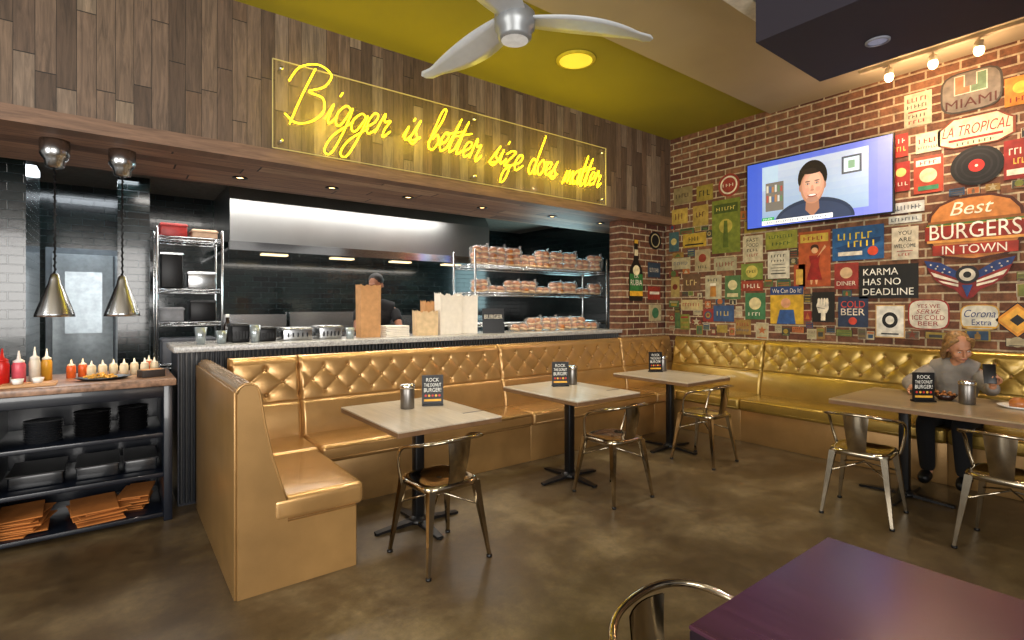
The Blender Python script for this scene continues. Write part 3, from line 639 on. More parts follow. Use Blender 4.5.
poster(.88,1.34,.3,.3,'#d98c26',[p([(0,.38),(.38,0),(0,-.38),(-.38,0)],'#e8a83a'),p([(0,.16),(.16,0),(0,-.16),(-.16,0)],K)],'orange diamond shaped road sign','road_sign',[(0,.5),(.5,0),(0,-.5),(-.5,0)],cat='sign',fr=K)
poster(3.45,2.95,.28,.28,'#8e2e28',[c(0,0,.4,W),c(0,0,.33,'#8e2e28'),t('SODA',0,0,.6,.16,W)],'round red and white bottle cap sign','bottle_cap_sign','o',cat='sign')
poster(3.49,2.45,.37,.66,'#6c762c',[r(-.42,.25,.42,.42,'#3a4a1c'),t('TEQUILA',0,.33,.7,.08,'#c8b868'),c(0,.0,.24,'#a99a46'),p([(-.1,-.4),(.1,-.4),(.06,.1),(-.06,.1)],'#4a5a20')],'tall olive green drink poster')
poster(3.84,2.63,.22,.26,'#9e8440',[t('ALE',0,.05,.6,.3,'#4a1c10')],'small golden square sign with dark lettering')
poster(4.15,2.66,.24,.2,'#ae9244',[t('ICE',0,.0,.6,.5,'#5a2014')],'yellow small sign with dark lettering')
poster(3.93,2.32,.34,.18,'#ae9036',[t('BARS',0,.1,.5,.4,K),r(-.4,-.35,.4,-.25,K)],'yellow wide sign with black lettering')
poster(4.13,2.03,.28,.15,'#a89c7a',[t('JUKE BOX',0,0,.8,.35,'#2c3f62')],'cream strip sign with blue lettering')
poster(3.81,2.05,.22,.28,'#a0906e',[c(0,.1,.25,'#8a3624'),t('DELI',0,-.3,.6,.16,K)],'cream poster with red circle')
poster(3.50,1.98,.30,.16,'#989072',[t('GARAGE',0,0,.8,.4,'#7a2a1c')],'pale strip sign with red lettering')
poster(3.40,1.69,.2,.29,'#4a6a40',[c(0,.1,.3,'#c3b688'),r(-.35,-.4,.35,-.25,'#c3b688')],'green poster with cream motif')
poster(3.66,1.70,.22,.3,'#a89e80',[t('BREW',0,.3,.7,.15,K),p([(-.2,-.4),(.2,-.4),(.16,.12),(-.16,.12)],'#a8702c'),r(-.18,.05,.18,.16,W)],'cream poster with glass of beer')
poster(3.97,1.77,.25,.22,'#624832',[t('PUB',0,0,.7,.4,'#c0a870')],'brown sign with pale lettering')
poster(3.97,1.48,.32,.13,'#b09e6e',[t('CERVEZA',0,0,.85,.4,RD)],'yellow strip sign with red lettering')
poster(2.16,1.77,.22,.27,'#8e2e28',[c(0,.12,.26,'#c8a880'),t('DINER',0,-.28,.8,.16,W)],'red diner poster with round motif')
poster(3.52,1.37,.27,.2,'#304a70',[t('JAZZ',0,0,.7,.35,'#c3a852')],'blue sign with yellow lettering')
poster(4.22,1.72,.13,.27,'#a08a50',[c(0,0,.3,'#6a2a1a')],'narrow golden poster with dark circle')
poster(4.1,2.93,.28,.22,'#7e6e4a',[t('MOTEL',0,0,.8,.3,'#3a1c14')],'faded tan metal sign on brick wall')
poster(3.78,2.91,.23,.2,'#8a7834',[t('GAS',0,0,.7,.45,K)],'small mustard yellow sign on brick wall')
poster(2.62,1.78,.12,.28,'#a64a2a',[r(-.3,-.3,.3,.3,'#c8a048')],'narrow orange poster with yellow square')
poster(4.24,2.33,.15,.26,'#3c5a5e',[c(0,0,.3,'#b9a868')],'small teal poster with pale circle')
poster(3.12,2.40,.26,.14,'#948038',[t('RUM',0,0,.6,.45,'#3a2010')],'mustard sign with dark lettering')
poster(5.82,2.35,.26,.24,K,[c(0,0,.36,'#b7a878'),c(0,0,.3,K)],'dark oval sign with cream ring','oval_sign','o','b',cat='sign')
poster(5.80,1.95,.26,.2,'#2f3f4e',[t('BLUES',0,0,.8,.35,W)],'dark blue sign on brick pier',wall='b')
poster(5.80,1.64,.26,.18,'#8c3226',[r(-.4,-.1,.4,.1,W)],'red sign on brick pier',wall='b')
poster(5.82,1.37,.26,.22,'#a89a76',[c(0,0,.28,'#3a6a4a')],'cream sign with green circle on brick pier',wall='b')
rp=random.Random(11)
pal=['#8f7a3a','#7a3a28','#47603c','#2f4660','#a39674','#8a6a34','#5e5040','#8a2e26','#b0a484','#3a3a34','#727632','#98802f','#526436','#2c2a28','#a65e30']
tries=0;made=0
while made<150 and tries<60000:
    tries+=1
    big=max(0,1-tries/9000)
    w=rp.uniform(.07,.12+.1*big);h=rp.uniform(.06,.11+.13*big);Y=rp.uniform(.75,4.28);zq=rp.uniform(1.15,2.95)
    if Y>1.62 and Y<3.3 and zq>2.6: continue
    if Y>=3.3 and zq>2.85: continue
    if any(abs(Y-a)<(w+cw)/2+.002 and abs(zq-b)<(h+ch)/2+.002 for a,b,cw,ch in RECTS): continue
    if Y-w/2<.7 or Y+w/2>4.33: continue
    a,b,d_=rp.sample(pal,3);m_=rp.randrange(8)
    itm=[[r(-.4,.2,.4,.38,b),r(-.3,-.3,.3,.1,d_)],[c(0,.06,.3,b),r(-.35,-.42,.35,-.34,d_)],[p([(-.3,-.35),(.3,-.35),(0,.35)],b)],[r(-.4,-.4,.4,-.28,b),r(-.4,-.1,.4,.02,b),r(-.4,.25,.4,.36,d_)],[c(0,0,.36,b),c(0,0,.25,d_),c(0,0,.12,a)],[('s',0,.05,.36,b),r(-.4,-.42,.4,-.36,b)],[r(-.42,-.42,.42,.42,b),p([(-.12,-.36),(.12,-.36),(.12,.1),(.04,.2),(.04,.36),(-.04,.36),(-.04,.2),(-.12,.1)],d_)],[('t','#####',0,.2,.8,.26,b),('t','#######',0,-.2,.8,.2,d_)]][m_]
    poster(Y,zq,w,h,a,itm,'small weathered vintage poster with %s on brick wall'%('two blocks','round motif','triangle motif','three bands','target rings','a star','a bottle shape','two rows of print')[m_],fr=rp.choice([None,None,'#2a241e','#b8ac94']),rotz=rp.uniform(-.03,.03));made+=1
bot=[(-.14,.5),(.14,.5),(.14,.46),(.12,.44),(.13,.22),(.2,.14),(.42,.04),(.5,-.06),(.5,-.46),(.44,-.5),(-.44,-.5),(-.5,-.46),(-.5,-.06),(-.42,.04),(-.2,.14),(-.13,.22),(-.12,.44),(-.14,.46)]
poster(5.42,1.93,.27,.80,'#15120f',[r(-.14,.44,.14,.5,'#d0a030'),r(-.13,.24,.13,.34,'#e0d2a8'),r(-.48,-.34,.48,-.06,'#2f6a34'),r(-.48,-.42,.48,-.34,'#d9a22c'),c(0,.0,.25,'#e8d8a8'),t('LA',0,-.1,.3,.05,W),t('RUBIA',0,-.2,.85,.09,W)],'tall beer bottle shaped tin sign with green label','bottle_sign',bot,'b',cat='sign')
# ---------------------------------------------------------------- ceiling fan
e=T('ceiling_fan','three bladed pale grey ceiling fan hanging from ceiling','ceiling fan',(1.87,2.42,3.02))
fm=M('fan_grey','#8f9294',rough=.35,metal=.4,var=.05);bladem=M('fan_blade_plastic','#c2c7cb',rough=.3,var=.04)
mb=MB();mb.lathe([(.001,.0),(.085,.0),(.1,.015),(.1,.05),(.12,.07),(.12,.15),(.08,.19),(.03,.22),(.02,.23)],fm,32);mb.obj('motor_housing',e)
mb=MB();mb.lathe([(.018,.2),(.018,.62)],fm,12);mb.lathe([(.02,.58),(.06,.62),(.06,.655)],fm,20);mb.obj('downrod',e)
mb=MB();mb.lathe([(.001,-.003),(.08,-.002)],M('fan_lens','#dfe2e2',rough=.4,emis='#ffffff',es=.15),28,cap=False);mb.obj('light_lens',e)
for ang in (-25,97,218):
    mb=MB();vs=[];fs=[];n=22
    for j in range(n+1):
        tt=j/n;rr=.09+(.78 if ang==-25 else .86)*tt;w=.05+.07*math.sin(PI*min(1,tt*1.05+.12))**.8 if tt<.97 else .02
        off=-.05*math.sin(PI*tt*.9)
        for k in (-1,-.5,0,.5,1):
            y=off+k*w;vs.append((rr,y,.12-.03*tt+k*w*.12))
    q=len(vs);vs+=[(x,y,z_+.007) for x,y,z_ in vs]
    for j in range(n):
        for k in range(4):
            a=j*5+k;fs.append((a,a+5,a+6,a+1));fs.append((a+q,a+1+q,a+6+q,a+5+q))
        fs.append((j*5,j*5+q,j*5+5+q,j*5+5));fs.append((j*5+4,j*5+9,j*5+9+q,j*5+4+q))
    fs.append((n*5,n*5+4,n*5+4+q,n*5+q))
    mb.add(vs,fs,bladem,True);mb.obj('blade',e,rot=(0,0,math.radians(ang)))
e=T('ceiling_speaker','round glowing yellow ceiling speaker on olive ceiling','ceiling speaker',(3.35,3.42,3.72))
mb=MB();mb.lathe([(.15,0),(.18,-.002),(.18,-.014),(.15,-.02)],M('speaker_rim','#c9b42a',rough=.5),32);mb.obj('rim',e)
mb=MB();mb.lathe([(.001,-.021),(.15,-.021)],M('speaker_grille_glow','#efe05a',rough=.5,emis='#f0e040',es=.5),32,cap=False);mb.obj('grille',e)  # grille is no lamp; its yellow glow is put in as emission
e=T('soffit_downlight','round recessed light in dark dropped ceiling','ceiling light',(3.98,1.25,3.2))
mb=MB();mb.lathe([(.055,0),(.07,-.001),(.07,-.01),(.055,-.012)],M('grey_rim','#8a8c98',rough=.5),28,cap=False);mb.obj('trim_ring',e)
mb=MB();mb.lathe([(.001,-.004),(.055,-.004)],M('dim_lens','#a8acbc',emis='#c8d0ff',es=.15),24,cap=False);mb.obj('lens',e)
e=T('track_light','short pale rail with glowing bulbs above brick wall','track light',(5.6,1.3,3.68))
mb=MB();mb.box(-.02,.02,-.7,.6,-.03,0,M('pale_rail','#b5a48a',rough=.5));mb.obj('rail',e)
for yy in (.37,.05,-.25):
    mb=MB();X=Matrix.Translation((0,yy,-.03));mb.lathe([(.01,0),(.01,-.02),(.03,-.03),(.034,-.08)],M('socket_cream','#c8b898',rough=.4),16,X=X);mb.obj('lamp_head',e)
    mb=MB();mb.ell((0,yy,-.135),(.036,.036,.045),M('bulb_glow','#ffd9a0',emis='#ffc890',es=12));mb.obj('bulb',e)
# ---------------------------------------------------------------- heat lamps
def heat(loc):
    e=T('heat_lamp','silver retractable heat lamp hanging over service station','heat lamp',loc,0,'heat lamps over the service station')
    mb=MB();mb.lathe([(.08,1.18),(.08,1.08),(.07,1.06),(.055,1.04),(.05,1.0),(.012,.985)],steel);mb.obj('ceiling_mount',e)
    pts=[(.008*math.cos(a*.9),.008*math.sin(a*.9),.27+.72*a/110) for a in range(0,111)]
    mb=MB();mb.tube(pts,.0028,black,6);mb.tube([(0,0,.25),(0,0,1.0)],.0045,black,6);mb.obj('coiled_cord',e)
    mb=MB();mb.lathe([(.012,.29),(.022,.28),(.030,.25),(.036,.22),(.05,.185),(.103,.02),(.106,0),(.098,0),(.046,.175),(.001,.19)],steel,32,cap=False);mb.obj('shade',e)
    mb=MB();mb.ell((0,0,.07),(.04,.04,.05),M('heat_bulb','#ffb060',emis='#ff8a30',es=1.5));mb.obj('bulb',e);return e
h0=heat((-.32,4.6,1.385));dup(h0,(.04,4.62,1.385))
# ---------------------------------------------------------------- station items
zt=.965
def sbottle(loc,col,cap,lab,h=.19,rad=.03):
    e=T('squeeze_bottle',lab,'bottle',loc,0,'squeeze bottles on the station')
    mb=MB();mb.lathe([(.001,0),(rad,0),(rad,h*.6),(rad*.85,h*.68),(rad*.8,h*.7)],M('bottle_'+col,col,rough=.3));mb.obj('body',e)
    mb=MB();mb.lathe([(rad*.85,h*.69),(rad*.85,h*.74),(rad*.3,h*.8),(rad*.1,h*1.05)],M('cap_'+cap,cap,rough=.4));mb.obj('nozzle_cap',e);return e
sbottle((-.55,4.42,zt),'#c01c18','#c01c18','red ketchup squeeze bottle on stone top',.22,.034)
sbottle((-.48,4.46,zt),'#d85a6a','#f0e8e4','pink squeeze bottle with white nozzle',.2,.034)
sbottle((-.41,4.50,zt),'#d8d2c2','#e2dfd8','white squeeze bottle with tall nozzle',.22,.028)
sbottle((-.36,4.6,zt),'#d8a030','#e2dfd8','mustard yellow squeeze bottle with white nozzle',.2,.028)
b0=sbottle((-.13,4.6,zt),'#d6c8a8','#e2dac8','small cream squeeze bottle with pointed nozzle',.11,.026)
for i,x in enumerate((-.07,-.01,.05,.11,.17,.23)): dup(b0,(x,4.62+.03*(i%2),zt))
b1=sbottle((-.24,4.66,zt),'#d8622a','#e8d8c0','small orange squeeze bottle with pale nozzle',.12,.026);dup(b1,(-.18,4.7,zt));dup(b1,(.2,4.72,zt))
e=T('black_tray','black oval serving tray with fries on stone top','tray',(-.06,4.42,zt))
mb=MB();X=Matrix.Scale(1.5,4,(1,0,0));mb.lathe([(.001,0),(.07,0),(.1,.02),(.103,.02),(.072,-.0)],blackp,X=X,cap=False);mb.obj('dish',e)
mb=MB()
for i in range(26):
    a=random.random()*6.28;rr=random.random()*.07;X=Matrix.Translation((rr*1.4*math.cos(a),rr*math.sin(a),.012+random.random()*.02))@Euler((random.random(),random.random()*.6,random.random()*6)).to_matrix().to_4x4()
    mb.box(-.03,.03,-.004,.004,-.004,.004,M('fries','#d9a445',rough=.6),X=X)
o=mb.obj('fries',e);o['kind']='stuff'
e=T('cutting_board','pale wooden board on the stone top','board',(-.42,4.33,zt))
mb=MB();mb.box(-.13,.13,-.08,.08,0,.018,M('pale_board','#c09468',rough=.5),bev=.006);mb.obj('board_body',e)
for x,y in ((-.47,4.32),(-.38,4.34)):
    mb=MB();mb.lathe([(.001,0),(.022,0),(.03,.03),(.027,.03),(.02,.005),(.001,.005)],white,18,cap=False);mb.lathe([(.001,.022),(.025,.022)],M('red_sauce','#8e1a10',rough=.2),18,cap=False);mb.obj('sauce_cup',loc=(x,y,zt+.018),label='small white cup of red sauce on wooden board',cat='cup')
mb=MB();mb.box(-.07,.07,-.05,.05,0,.05,M('dark_card_box','#2a2220',rough=.6),bev=.004);mb.box(-.06,.06,-.04,.04,.05,.052,kraft);mb.obj('small_box',loc=(.2,4.4,zt),rot=(0,0,.3),label='small dark box on the stone top',cat='box')
def stack(name,loc,n,rad,mat,lab,dz=.012):
    mb=MB()
    pr=[]
    for i in range(n): pr+=[(rad*.85,i*dz),(rad,i*dz+dz*.9)]
    mb.lathe([(.001,0)]+pr+[(rad*.8,n*dz-dz*.4),(.001,n*dz-dz*.6)],mat,28,smooth=False);return mb.obj(name,loc=loc,label=lab,cat=name.replace('_',' '))
stack('bowl_stack',(-.12,4.45,.6),9,.1,blackp,'stack of black bowls on cabinet shelf',.018)
stack('bowl_stack',(.1,4.5,.6),9,.09,blackp,'stack of black bowls on cabinet shelf',.018)
stack('plate_stack',(-.36,4.42,.6),9,.1,M('dark_plates','#26282c',rough=.3),'stack of dark plates on cabinet shelf',.015)
stack('cup_stack',(-.62,4.5,zt),5,.035,white,'stack of white paper cups on stone top',.02)
for i,(x,w) in enumerate(((-1.1,.18),(-.85,.2))):
    mb=MB();mb.box(x,x+w,4.3,4.6,.6,.74,blackp,bev=.01);mb.box(x+.03,x+w-.03,4.298,4.3,.64,.7,paper);mb.obj('storage_bin',label='black storage bin with white label on shelf',cat='bin')
for x,w in ((-.52,.26),(-.2,.22),(.05,.18)):
    mb=MB();mb.box(x,x+w,4.34,4.7,.33,.42,M('smoked_tray','#101318',rough=.25,coat=.3),bev=.01);mb.box(x-.006,x+w+.006,4.33,4.71,.41,.422,blackp,bev=.003,seg=1);mb.obj('food_pan',label='dark plastic food pan on the middle shelf',cat='pan')
kr2=M('brown_orange_card','#b06c30',rough=.75,bump=.25,bscale=30,var=.25,scale=5)
for (x,y,z_,n,w,l,rz) in ((-.10,4.5,.06,6,.19,.32,.12),(-.47,4.5,.06,8,.17,.3,-.14),(-.88,4.5,.06,6,.2,.3,.1),(.13,4.6,.06,7,.12,.28,-.1)):
    mb=MB()
    for i in range(n):
        X=Matrix.Translation((random.uniform(-.025,.025),random.uniform(-.03,.03),i*.013))@Matrix.Rotation(random.uniform(-.2,.2),4,'Z')@Matrix.Rotation(random.uniform(-.015,.015),4,'Y')
        mb.box(-w*.65,w*.65,-l*.7,l*.5,.0,.008,kr2,bev=.003,seg=1,X=X)
    mb.obj('paper_bag_stack',loc=(x,y,z_),rot=(0,0,rz),label='loose stack of flat orange-brown paper bags on shelf',cat='paper bags')
# ---------------------------------------------------------------- bar-top items
zb=1.165
def bag(loc,w,d,h,mat,lab,rz=0,notch=.04):
    mb=MB();n=10;vs=[];fs=[]
    for (zz,s_) in ((0,1),(h*.5,1.02),(h,1.04)):
        for k in range(4*n):
            q,f=divmod(k,n);f/=n
            pt=[(-1+2*f,-1),(1,-1+2*f),(1-2*f,1),(-1,1-2*f)][q]
            z2=zz
            if zz==h: z2=h-notch*abs(math.sin(f*PI*3))*(1 if q in (0,2) else .5)
            vs.append((pt[0]*w/2*s_,pt[1]*d/2*s_,z2))
    m=4*n
    for j in range(2):
        for k in range(m): a=j*m+k;b=j*m+(k+1)%m;fs.append((a,b,b+m,a+m))
    fs.append(tuple(range(m))[::-1]);mb.add(vs,fs,mat);return mb.obj('paper_bag',loc=loc,rot=(0,0,rz),label=lab,cat='paper bag')
bag((1.9,4.72,zb),.2,.1,.5,kraft,'tall tan kraft paper bag standing on bar',.1,.02)
bag((2.50,4.72,zb),.22,.13,.26,M('pale_kraft','#cdb18a',rough=.8),'short open kraft paper bag on bar',-.1)
bag((2.78,4.74,zb),.27,.1,.44,paper,'white crumpled paper bag on bar',.1)
bag((3.04,4.78,zb),.2,.1,.43,paper,'white paper bag on bar beside another',-.15)
bag((2.62,4.88,zb),.14,.08,.36,kraft,'narrow kraft paper bag behind others on bar',.2)
XX=Matrix.Rotation(-.1,4,'X')@Matrix.Rotation(PI/2,4,'X')
mb=MB();mb.box(-.12,.12,-.006,.006,0,.27,blackp,X=Matrix.Rotation(-.1,4,'X'))
put_text(mb,'BURGER',0,.18,.2,.045,.0075,flat(W),X=XX)
mb.obj('burger_sign_board',loc=(3.28,4.62,zb),rot=(0,0,-.4),label='small black sign with white lettering standing on bar',cat='sign')
def steelbox(x,w,h,lab,mat=steel,y=4.75,d=.25):
    mb=MB();mb.box(x-w/2,x+w/2,y-d/2,y+d/2,zb,zb+h,mat,bev=.01);mb.box(x-w/2-.008,x+w/2+.008,y-d/2-.008,y+d/2+.008,zb+h-.02,zb+h-.008,mat,bev=.003,seg=1)
    for k in range(5): mb.box(x-w*.35+k*w*.16,x-w*.35+k*w*.16+.012,y-d/2-.003,y-d/2,zb+.03,zb+h*.6,blackp)
    mb.obj('steel_container',label=lab,cat='container')
steelbox(1.24,.24,.11,'vented steel appliance on the bar');steelbox(1.52,.2,.12,'small steel box on the bar')
steelbox(.80,.13,.15,'dark container on the bar',black);steelbox(1.0,.13,.12,'dark napkin holder on the bar',black)
for x,h in ((.52,.13),(.66,.1),(.9,.14),(1.68,.1)): 
    mb=MB();mb.lathe([(.001,0),(.03,0),(.042,h),(.038,h),(.028,.006),(.001,.006)],M('clear_cup','#aab4b8',rough=.15,metal=.6),cap=False);mb.obj('cup',loc=(x,4.6,zb),label='small shiny cup on the bar',cat='cup')
mb=MB()
for i in range(6): mb.box(-.12,.12,-.09,.09,i*.018,i*.018+.015,paper,bev=.002,seg=1,X=Matrix.Rotation(.05*math.sin(i*2),4,'Z'))
mb.obj('paper_stack',loc=(2.16,4.72,zb),label='stack of white paper trays on the bar',cat='paper')
e=T('sauce_bottle','dark bottle with white cap standing on bar','bottle',(.74,4.85,zb))
mb=MB();mb.lathe([(.001,0),(.03,0),(.03,.13),(.013,.17),(.013,.2)],M('dark_glass','#1a0c06',rough=.1,coat=.5));mb.obj('body',e)
mb=MB();mb.lathe([(.015,.2),(.015,.225)],white);mb.obj('cap',e)
# ---------------------------------------------------------------- bread rack
e=T('wire_shelving_rack','chrome wire rack loaded with burger buns behind bar','shelving rack',(4.45,5.3,0))
RX,RY=1.12,.24
for sx in (-1,1):
    for sy in (-1,1):
        mb=MB();mb.lathe([(.013,0),(.013,2.12),(.006,2.13)],wire,12,X=Matrix.Translation((sx*RX,sy*RY,0)));mb.obj('post',e)
def wshelf(e,z_,rx,ry):
    mb=MB()
    for s_ in (-1,1):
        for dz in (0,-.03):
            mb.tube([(-rx,s_*ry,z_+dz),(rx,s_*ry,z_+dz)],.006,wire,6);mb.tube([(s_*rx,-ry,z_+dz),(s_*rx,ry,z_+dz)],.006,wire,6)
        pts=[];nn=int(rx*2/.05)
        for i in range(nn+1): pts.append((-rx+2*rx*i/nn,s_*ry,z_-(.03 if i%2 else 0)))
        mb.tube(pts,.003,wire,5)
    for i in range(int(rx*2/.035)): x=-rx+.035*i;mb.tube([(x,-ry,z_+.003),(x,ry,z_+.003)],.0022,wire,4)
    mb.obj('wire_shelf',e)
for z_ in (1.25,1.62,1.95,.4): wshelf(e,z_,RX,RY)
bunm=M('toasted_bun','#b0692f',rough=.4,coat=.4,var=.35,scale=9);bunb=M('bun_side','#dcb684',rough=.6,coat=.3)
bt=T('burger_bun','golden burger bun in clear plastic bag','bun',(0,0,-9),0,'burger buns on the wire rack')
mb=MB();mb.lathe([(.001,.028),(.053,.026),(.058,.036),(.052,.054),(.032,.07),(.001,.075)],bunm,16,cap=False);mb.obj('crown',bt)
mb=MB();mb.lathe([(.001,0),(.048,0),(.056,.01),(.054,.026),(.001,.027)],bunb,16,cap=False);mb.obj('heel',bt)
film=M('clear_plastic_film','#f2f2f0',rough=.08,alpha=.16,var=.02,coat=1,bump=.6,bscale=45)
rb=random.Random(3);first=True
def addb(x,y,z_):
    global first
    if first: bt.location=(x,y,z_);first=False;n=bt
    else: n=dup(bt,(x,y,z_))
    n.rotation_euler=(rb.uniform(-.25,.25),rb.uniform(-.25,.25),rb.uniform(0,6))
def pack(x,y,z_,nx=2,ny=2,nz=2,g=.108):
    for i in range(nx):
        for j in range(ny):
            for k in range(nz): addb(x+(i-(nx-1)/2)*g+rb.uniform(-.008,.008),y+(j-(ny-1)/2)*g+rb.uniform(-.008,.008),z_+.006+k*.07+rb.uniform(0,.006))
    mb=MB();vs=[];fs=[];U,V=28,12;rx=nx*g/2+.018;ry=ny*g/2+.012;rz=(nz*.073)/2+.008;ph0=rb.uniform(0,6)
    for j in range(V+1):
        ph=-PI/2+PI*j/V;sp=math.copysign(abs(math.sin(ph))**.45,math.sin(ph));cp=abs(math.cos(ph))**.45
        for i in range(U):
            a=2*PI*i/U;ca=math.copysign(abs(math.cos(a))**.5,math.cos(a));sa=math.copysign(abs(math.sin(a))**.5,math.sin(a))
            wv=1+.04*math.sin(5*a+ph0+3*ph);vs.append((rx*cp*ca*wv,ry*cp*sa*wv,rz*sp+rz))
    for j in range(V):
        for i in range(U): a=j*U+i;b=j*U+(i+1)%U;fs.append((a,b,b+U,a+U))
    mb.add(vs,fs,film,True)
    nk=[(rx*.9,0,rz*1.5),(rx*.95,.01,rz*1.9),(rx*.95,.02,rz*2.2)];mb.tube(nk,[.02,.008,.022],film,8)
    mb.obj('plastic_bag',loc=(x,y,z_),rot=(0,rb.uniform(-.04,.04),rb.uniform(-.12,.12)),label='clear plastic bag holding burger buns on wire rack',cat='plastic bag',group='bags of burger buns')
for i in range(9): pack(3.47+i*.245,5.17,1.957,2,1,3 if i%4!=3 else 2)
for i in range(9): pack(3.47+i*.245,5.17,1.627,2,1,2 if i%3!=1 else 1)
for i in range(6): pack(3.78+i*.24,4.82,zb+.002,2,1,1 if i in(0,5) else 2)
# ---------------------------------------------------------------- kitchen shelving & equipment
e=T('kitchen_rack','chrome wire rack with dark kitchen containers','shelving rack',(.58,6.1,0))
for sx in (-1,1):
    for sy in (-1,1):
        mb=MB();mb.lathe([(.012,0),(.012,2.2),(.006,2.21)],wire,10,X=Matrix.Translation((sx*.27,sy*.22,0)));mb.obj('post',e)
for z_ in (.9,1.3,1.62,2.12): wshelf(e,z_,.27,.22)
def bx(name,x0,x1,y0,y1,z0,z1,mat,lab,cat,lid=None):
    mb=MB();mb.box(x0,x1,y0,y1,z0,z1,mat,bev=.012);mb.box(x0-.006,x1+.006,y0-.006,y1+.006,z1-.03,z1-.01,lid or mat,bev=.004,seg=1);return mb.obj(name,label=lab,cat=cat)
redp=M('red_plastic','#8e2320',rough=.4)
bx('storage_bin',.34,.56,5.95,6.25,2.13,2.26,redp,'red plastic bin on top of wire rack','bin');bx('storage_bin',.6,.82,5.95,6.25,2.13,2.22,M('tan_plastic','#a88a70',rough=.5),'tan plastic bin on top of wire rack','bin')
bx('coffee_machine',.34,.52,5.92,6.2,1.63,1.98,black,'black appliance on wire rack','appliance',steel);bx('storage_bin',.56,.80,5.92,6.2,1.63,1.80,steel,'steel bin on wire rack','bin')
bx('storage_bin',.33,.53,5.92,6.2,1.31,1.45,M('grey_tub','#8a8c90',rough=.5),'grey container on wire rack','bin');bx('storage_bin',.58,.8,5.92,6.2,1.31,1.52,black,'black container on wire rack','bin')
bx('storage_bin',.35,.8,5.92,6.2,.91,1.15,M('grey_crate','#5c5f66',rough=.5),'grey crate on wire rack','bin')
for x0,x1,h,n_ in ((1.1,1.9,1.05,'griddle'),(1.95,2.9,1.08,'fryer'),(2.95,3.9,1.02,'range'),(3.95,5.4,1.0,'prep_counter')):
    e=T(n_,'stainless steel %s below exhaust hood'%n_.replace('_',' '),'kitchen equipment',((x0+x1)/2,7.3,0));w=(x1-x0)/2
    mb=MB();mb.box(-w,w,-.4,.45,.1,h-.08,steel,bev=.01);mb.box(-w+.02,w-.02,-.38,.4,0,.1,black);mb.obj('body',e)
    mb=MB();mb.box(-w,w,-.42,.45,h-.08,h,M('dark_steel','#4a4a4c',rough=.3,metal=.9),bev=.006);mb.box(-w,w,.38,.45,h,h+.3,steel);mb.obj('top',e)
    for k in range(4):
        mb=MB();mb.lathe([(.022,0),(.02,.03)],blackp,14,X=Matrix.Translation((-w+.12+k*(2*w-.24)/3,-.4,h-.2))@Matrix.Rotation(PI/2,4,'X'));mb.obj('knob',e)
# ---------------------------------------------------------------- people
def evalmesh(o):
    dg=bpy.context.evaluated_depsgraph_get();dg.update();me=bpy.data.meshes.new_from_object(o.evaluated_get(dg))
    vs=[v.co.copy() for v in me.vertices];fs=[list(p_.vertices) for p_ in me.polygons]
    bpy.data.meshes.remove(me);d=o.data;bpy.data.objects.remove(o);bpy.data.meshes.remove(d);return vs,fs
def skin(J,R_,E,grow=0,sub=2):
    ks=sorted({k for ed in E for k in ed},key=lambda k:list(J).index(k))
    me=bpy.data.meshes.new('s');me.from_pydata([tuple(J[k]) for k in ks],[(ks.index(a),ks.index(b)) for a,b in E],[])
    o=bpy.data.objects.new('s',me);COL.objects.link(o);o.modifiers.new('k','SKIN');sm=o.modifiers.new('s','SUBSURF');sm.levels=sub;sm.render_levels=sub
    for i,k in enumerate(ks):
        rr=R_[k];rr=(rr,rr) if not isinstance(rr,tuple) else rr
        me.skin_vertices[0].data[i].radius=(rr[0]+grow,rr[1]+grow);me.skin_vertices[0].data[i].use_root=(i==0)
    return evalmesh(o)
def remesh(mb,vox,it=4):
    o=mb.obj('r');m=o.modifiers.new('r','REMESH');m.mode='VOXEL';m.voxel_size=vox
    s_=o.modifiers.new('s','SMOOTH');s_.factor=.5;s_.iterations=it;return evalmesh(o)
def hand(mb,w,d,nrm,mat,curl=.5,sgn=1):
    d=Vector(d).normalized();nrm=Vector(nrm);nrm=(nrm-d*nrm.dot(d)).normalized();s_=d.cross(nrm)*sgn;w=Vector(w)
    X=Matrix.Translation(w+d*.048)@Matrix((s_,d,nrm)).transposed().to_4x4();mb.ell((0,0,0),(.040,.050,.016),mat,X=X)
    for i,ln in enumerate((.066,.076,.07,.056)):
        p0=w+d*.085+s_*(i-1.5)*-.02;a=curl*.4;pts=[w+d*.055+s_*(i-1.5)*-.016,p0]
        for q in range(3): a+=curl;pts.append(pts[-1]+(d*math.cos(a)+nrm*math.sin(a))*ln*(.42,.32,.26)[q])
        mb.tube(pts,[.009,.0095,.0088,.008,.006],mat,8)
    pts=[w+d*.02+s_*.026,w+d*.045+s_*.05+nrm*.012,w+d*.07+s_*.055+nrm*.03,w+d*.09+s_*.045+nrm*.04];mb.tube(pts,[.013,.011,.0095,.007],mat,8)
BE=[('pel','bel'),('bel','che'),('che','nb'),('nb','hd'),('che','sL'),('sL','eL'),('eL','wL'),('che','sR'),('sR','eR'),('eR','wR'),('pel','hL'),('hL','kL'),('kL','aL'),('aL','tL'),('pel','hR'),('hR','kR'),('kR','aR'),('aR','tR')]
TO=BE[:2]+[('che','nb'),('che','sL'),('che','sR')]
RAD=dict(pel=(.135,.1),bel=(.112,.088),che=(.115,.09),nb=.055,hd=.048,sL=.054,sR=.054,eL=.038,eR=.038,wL=.026,wR=.026,hL=.08,hR=.08,kL=.056,kR=.056,aL=.04,aR=.04,tL=.03,tR=.03)
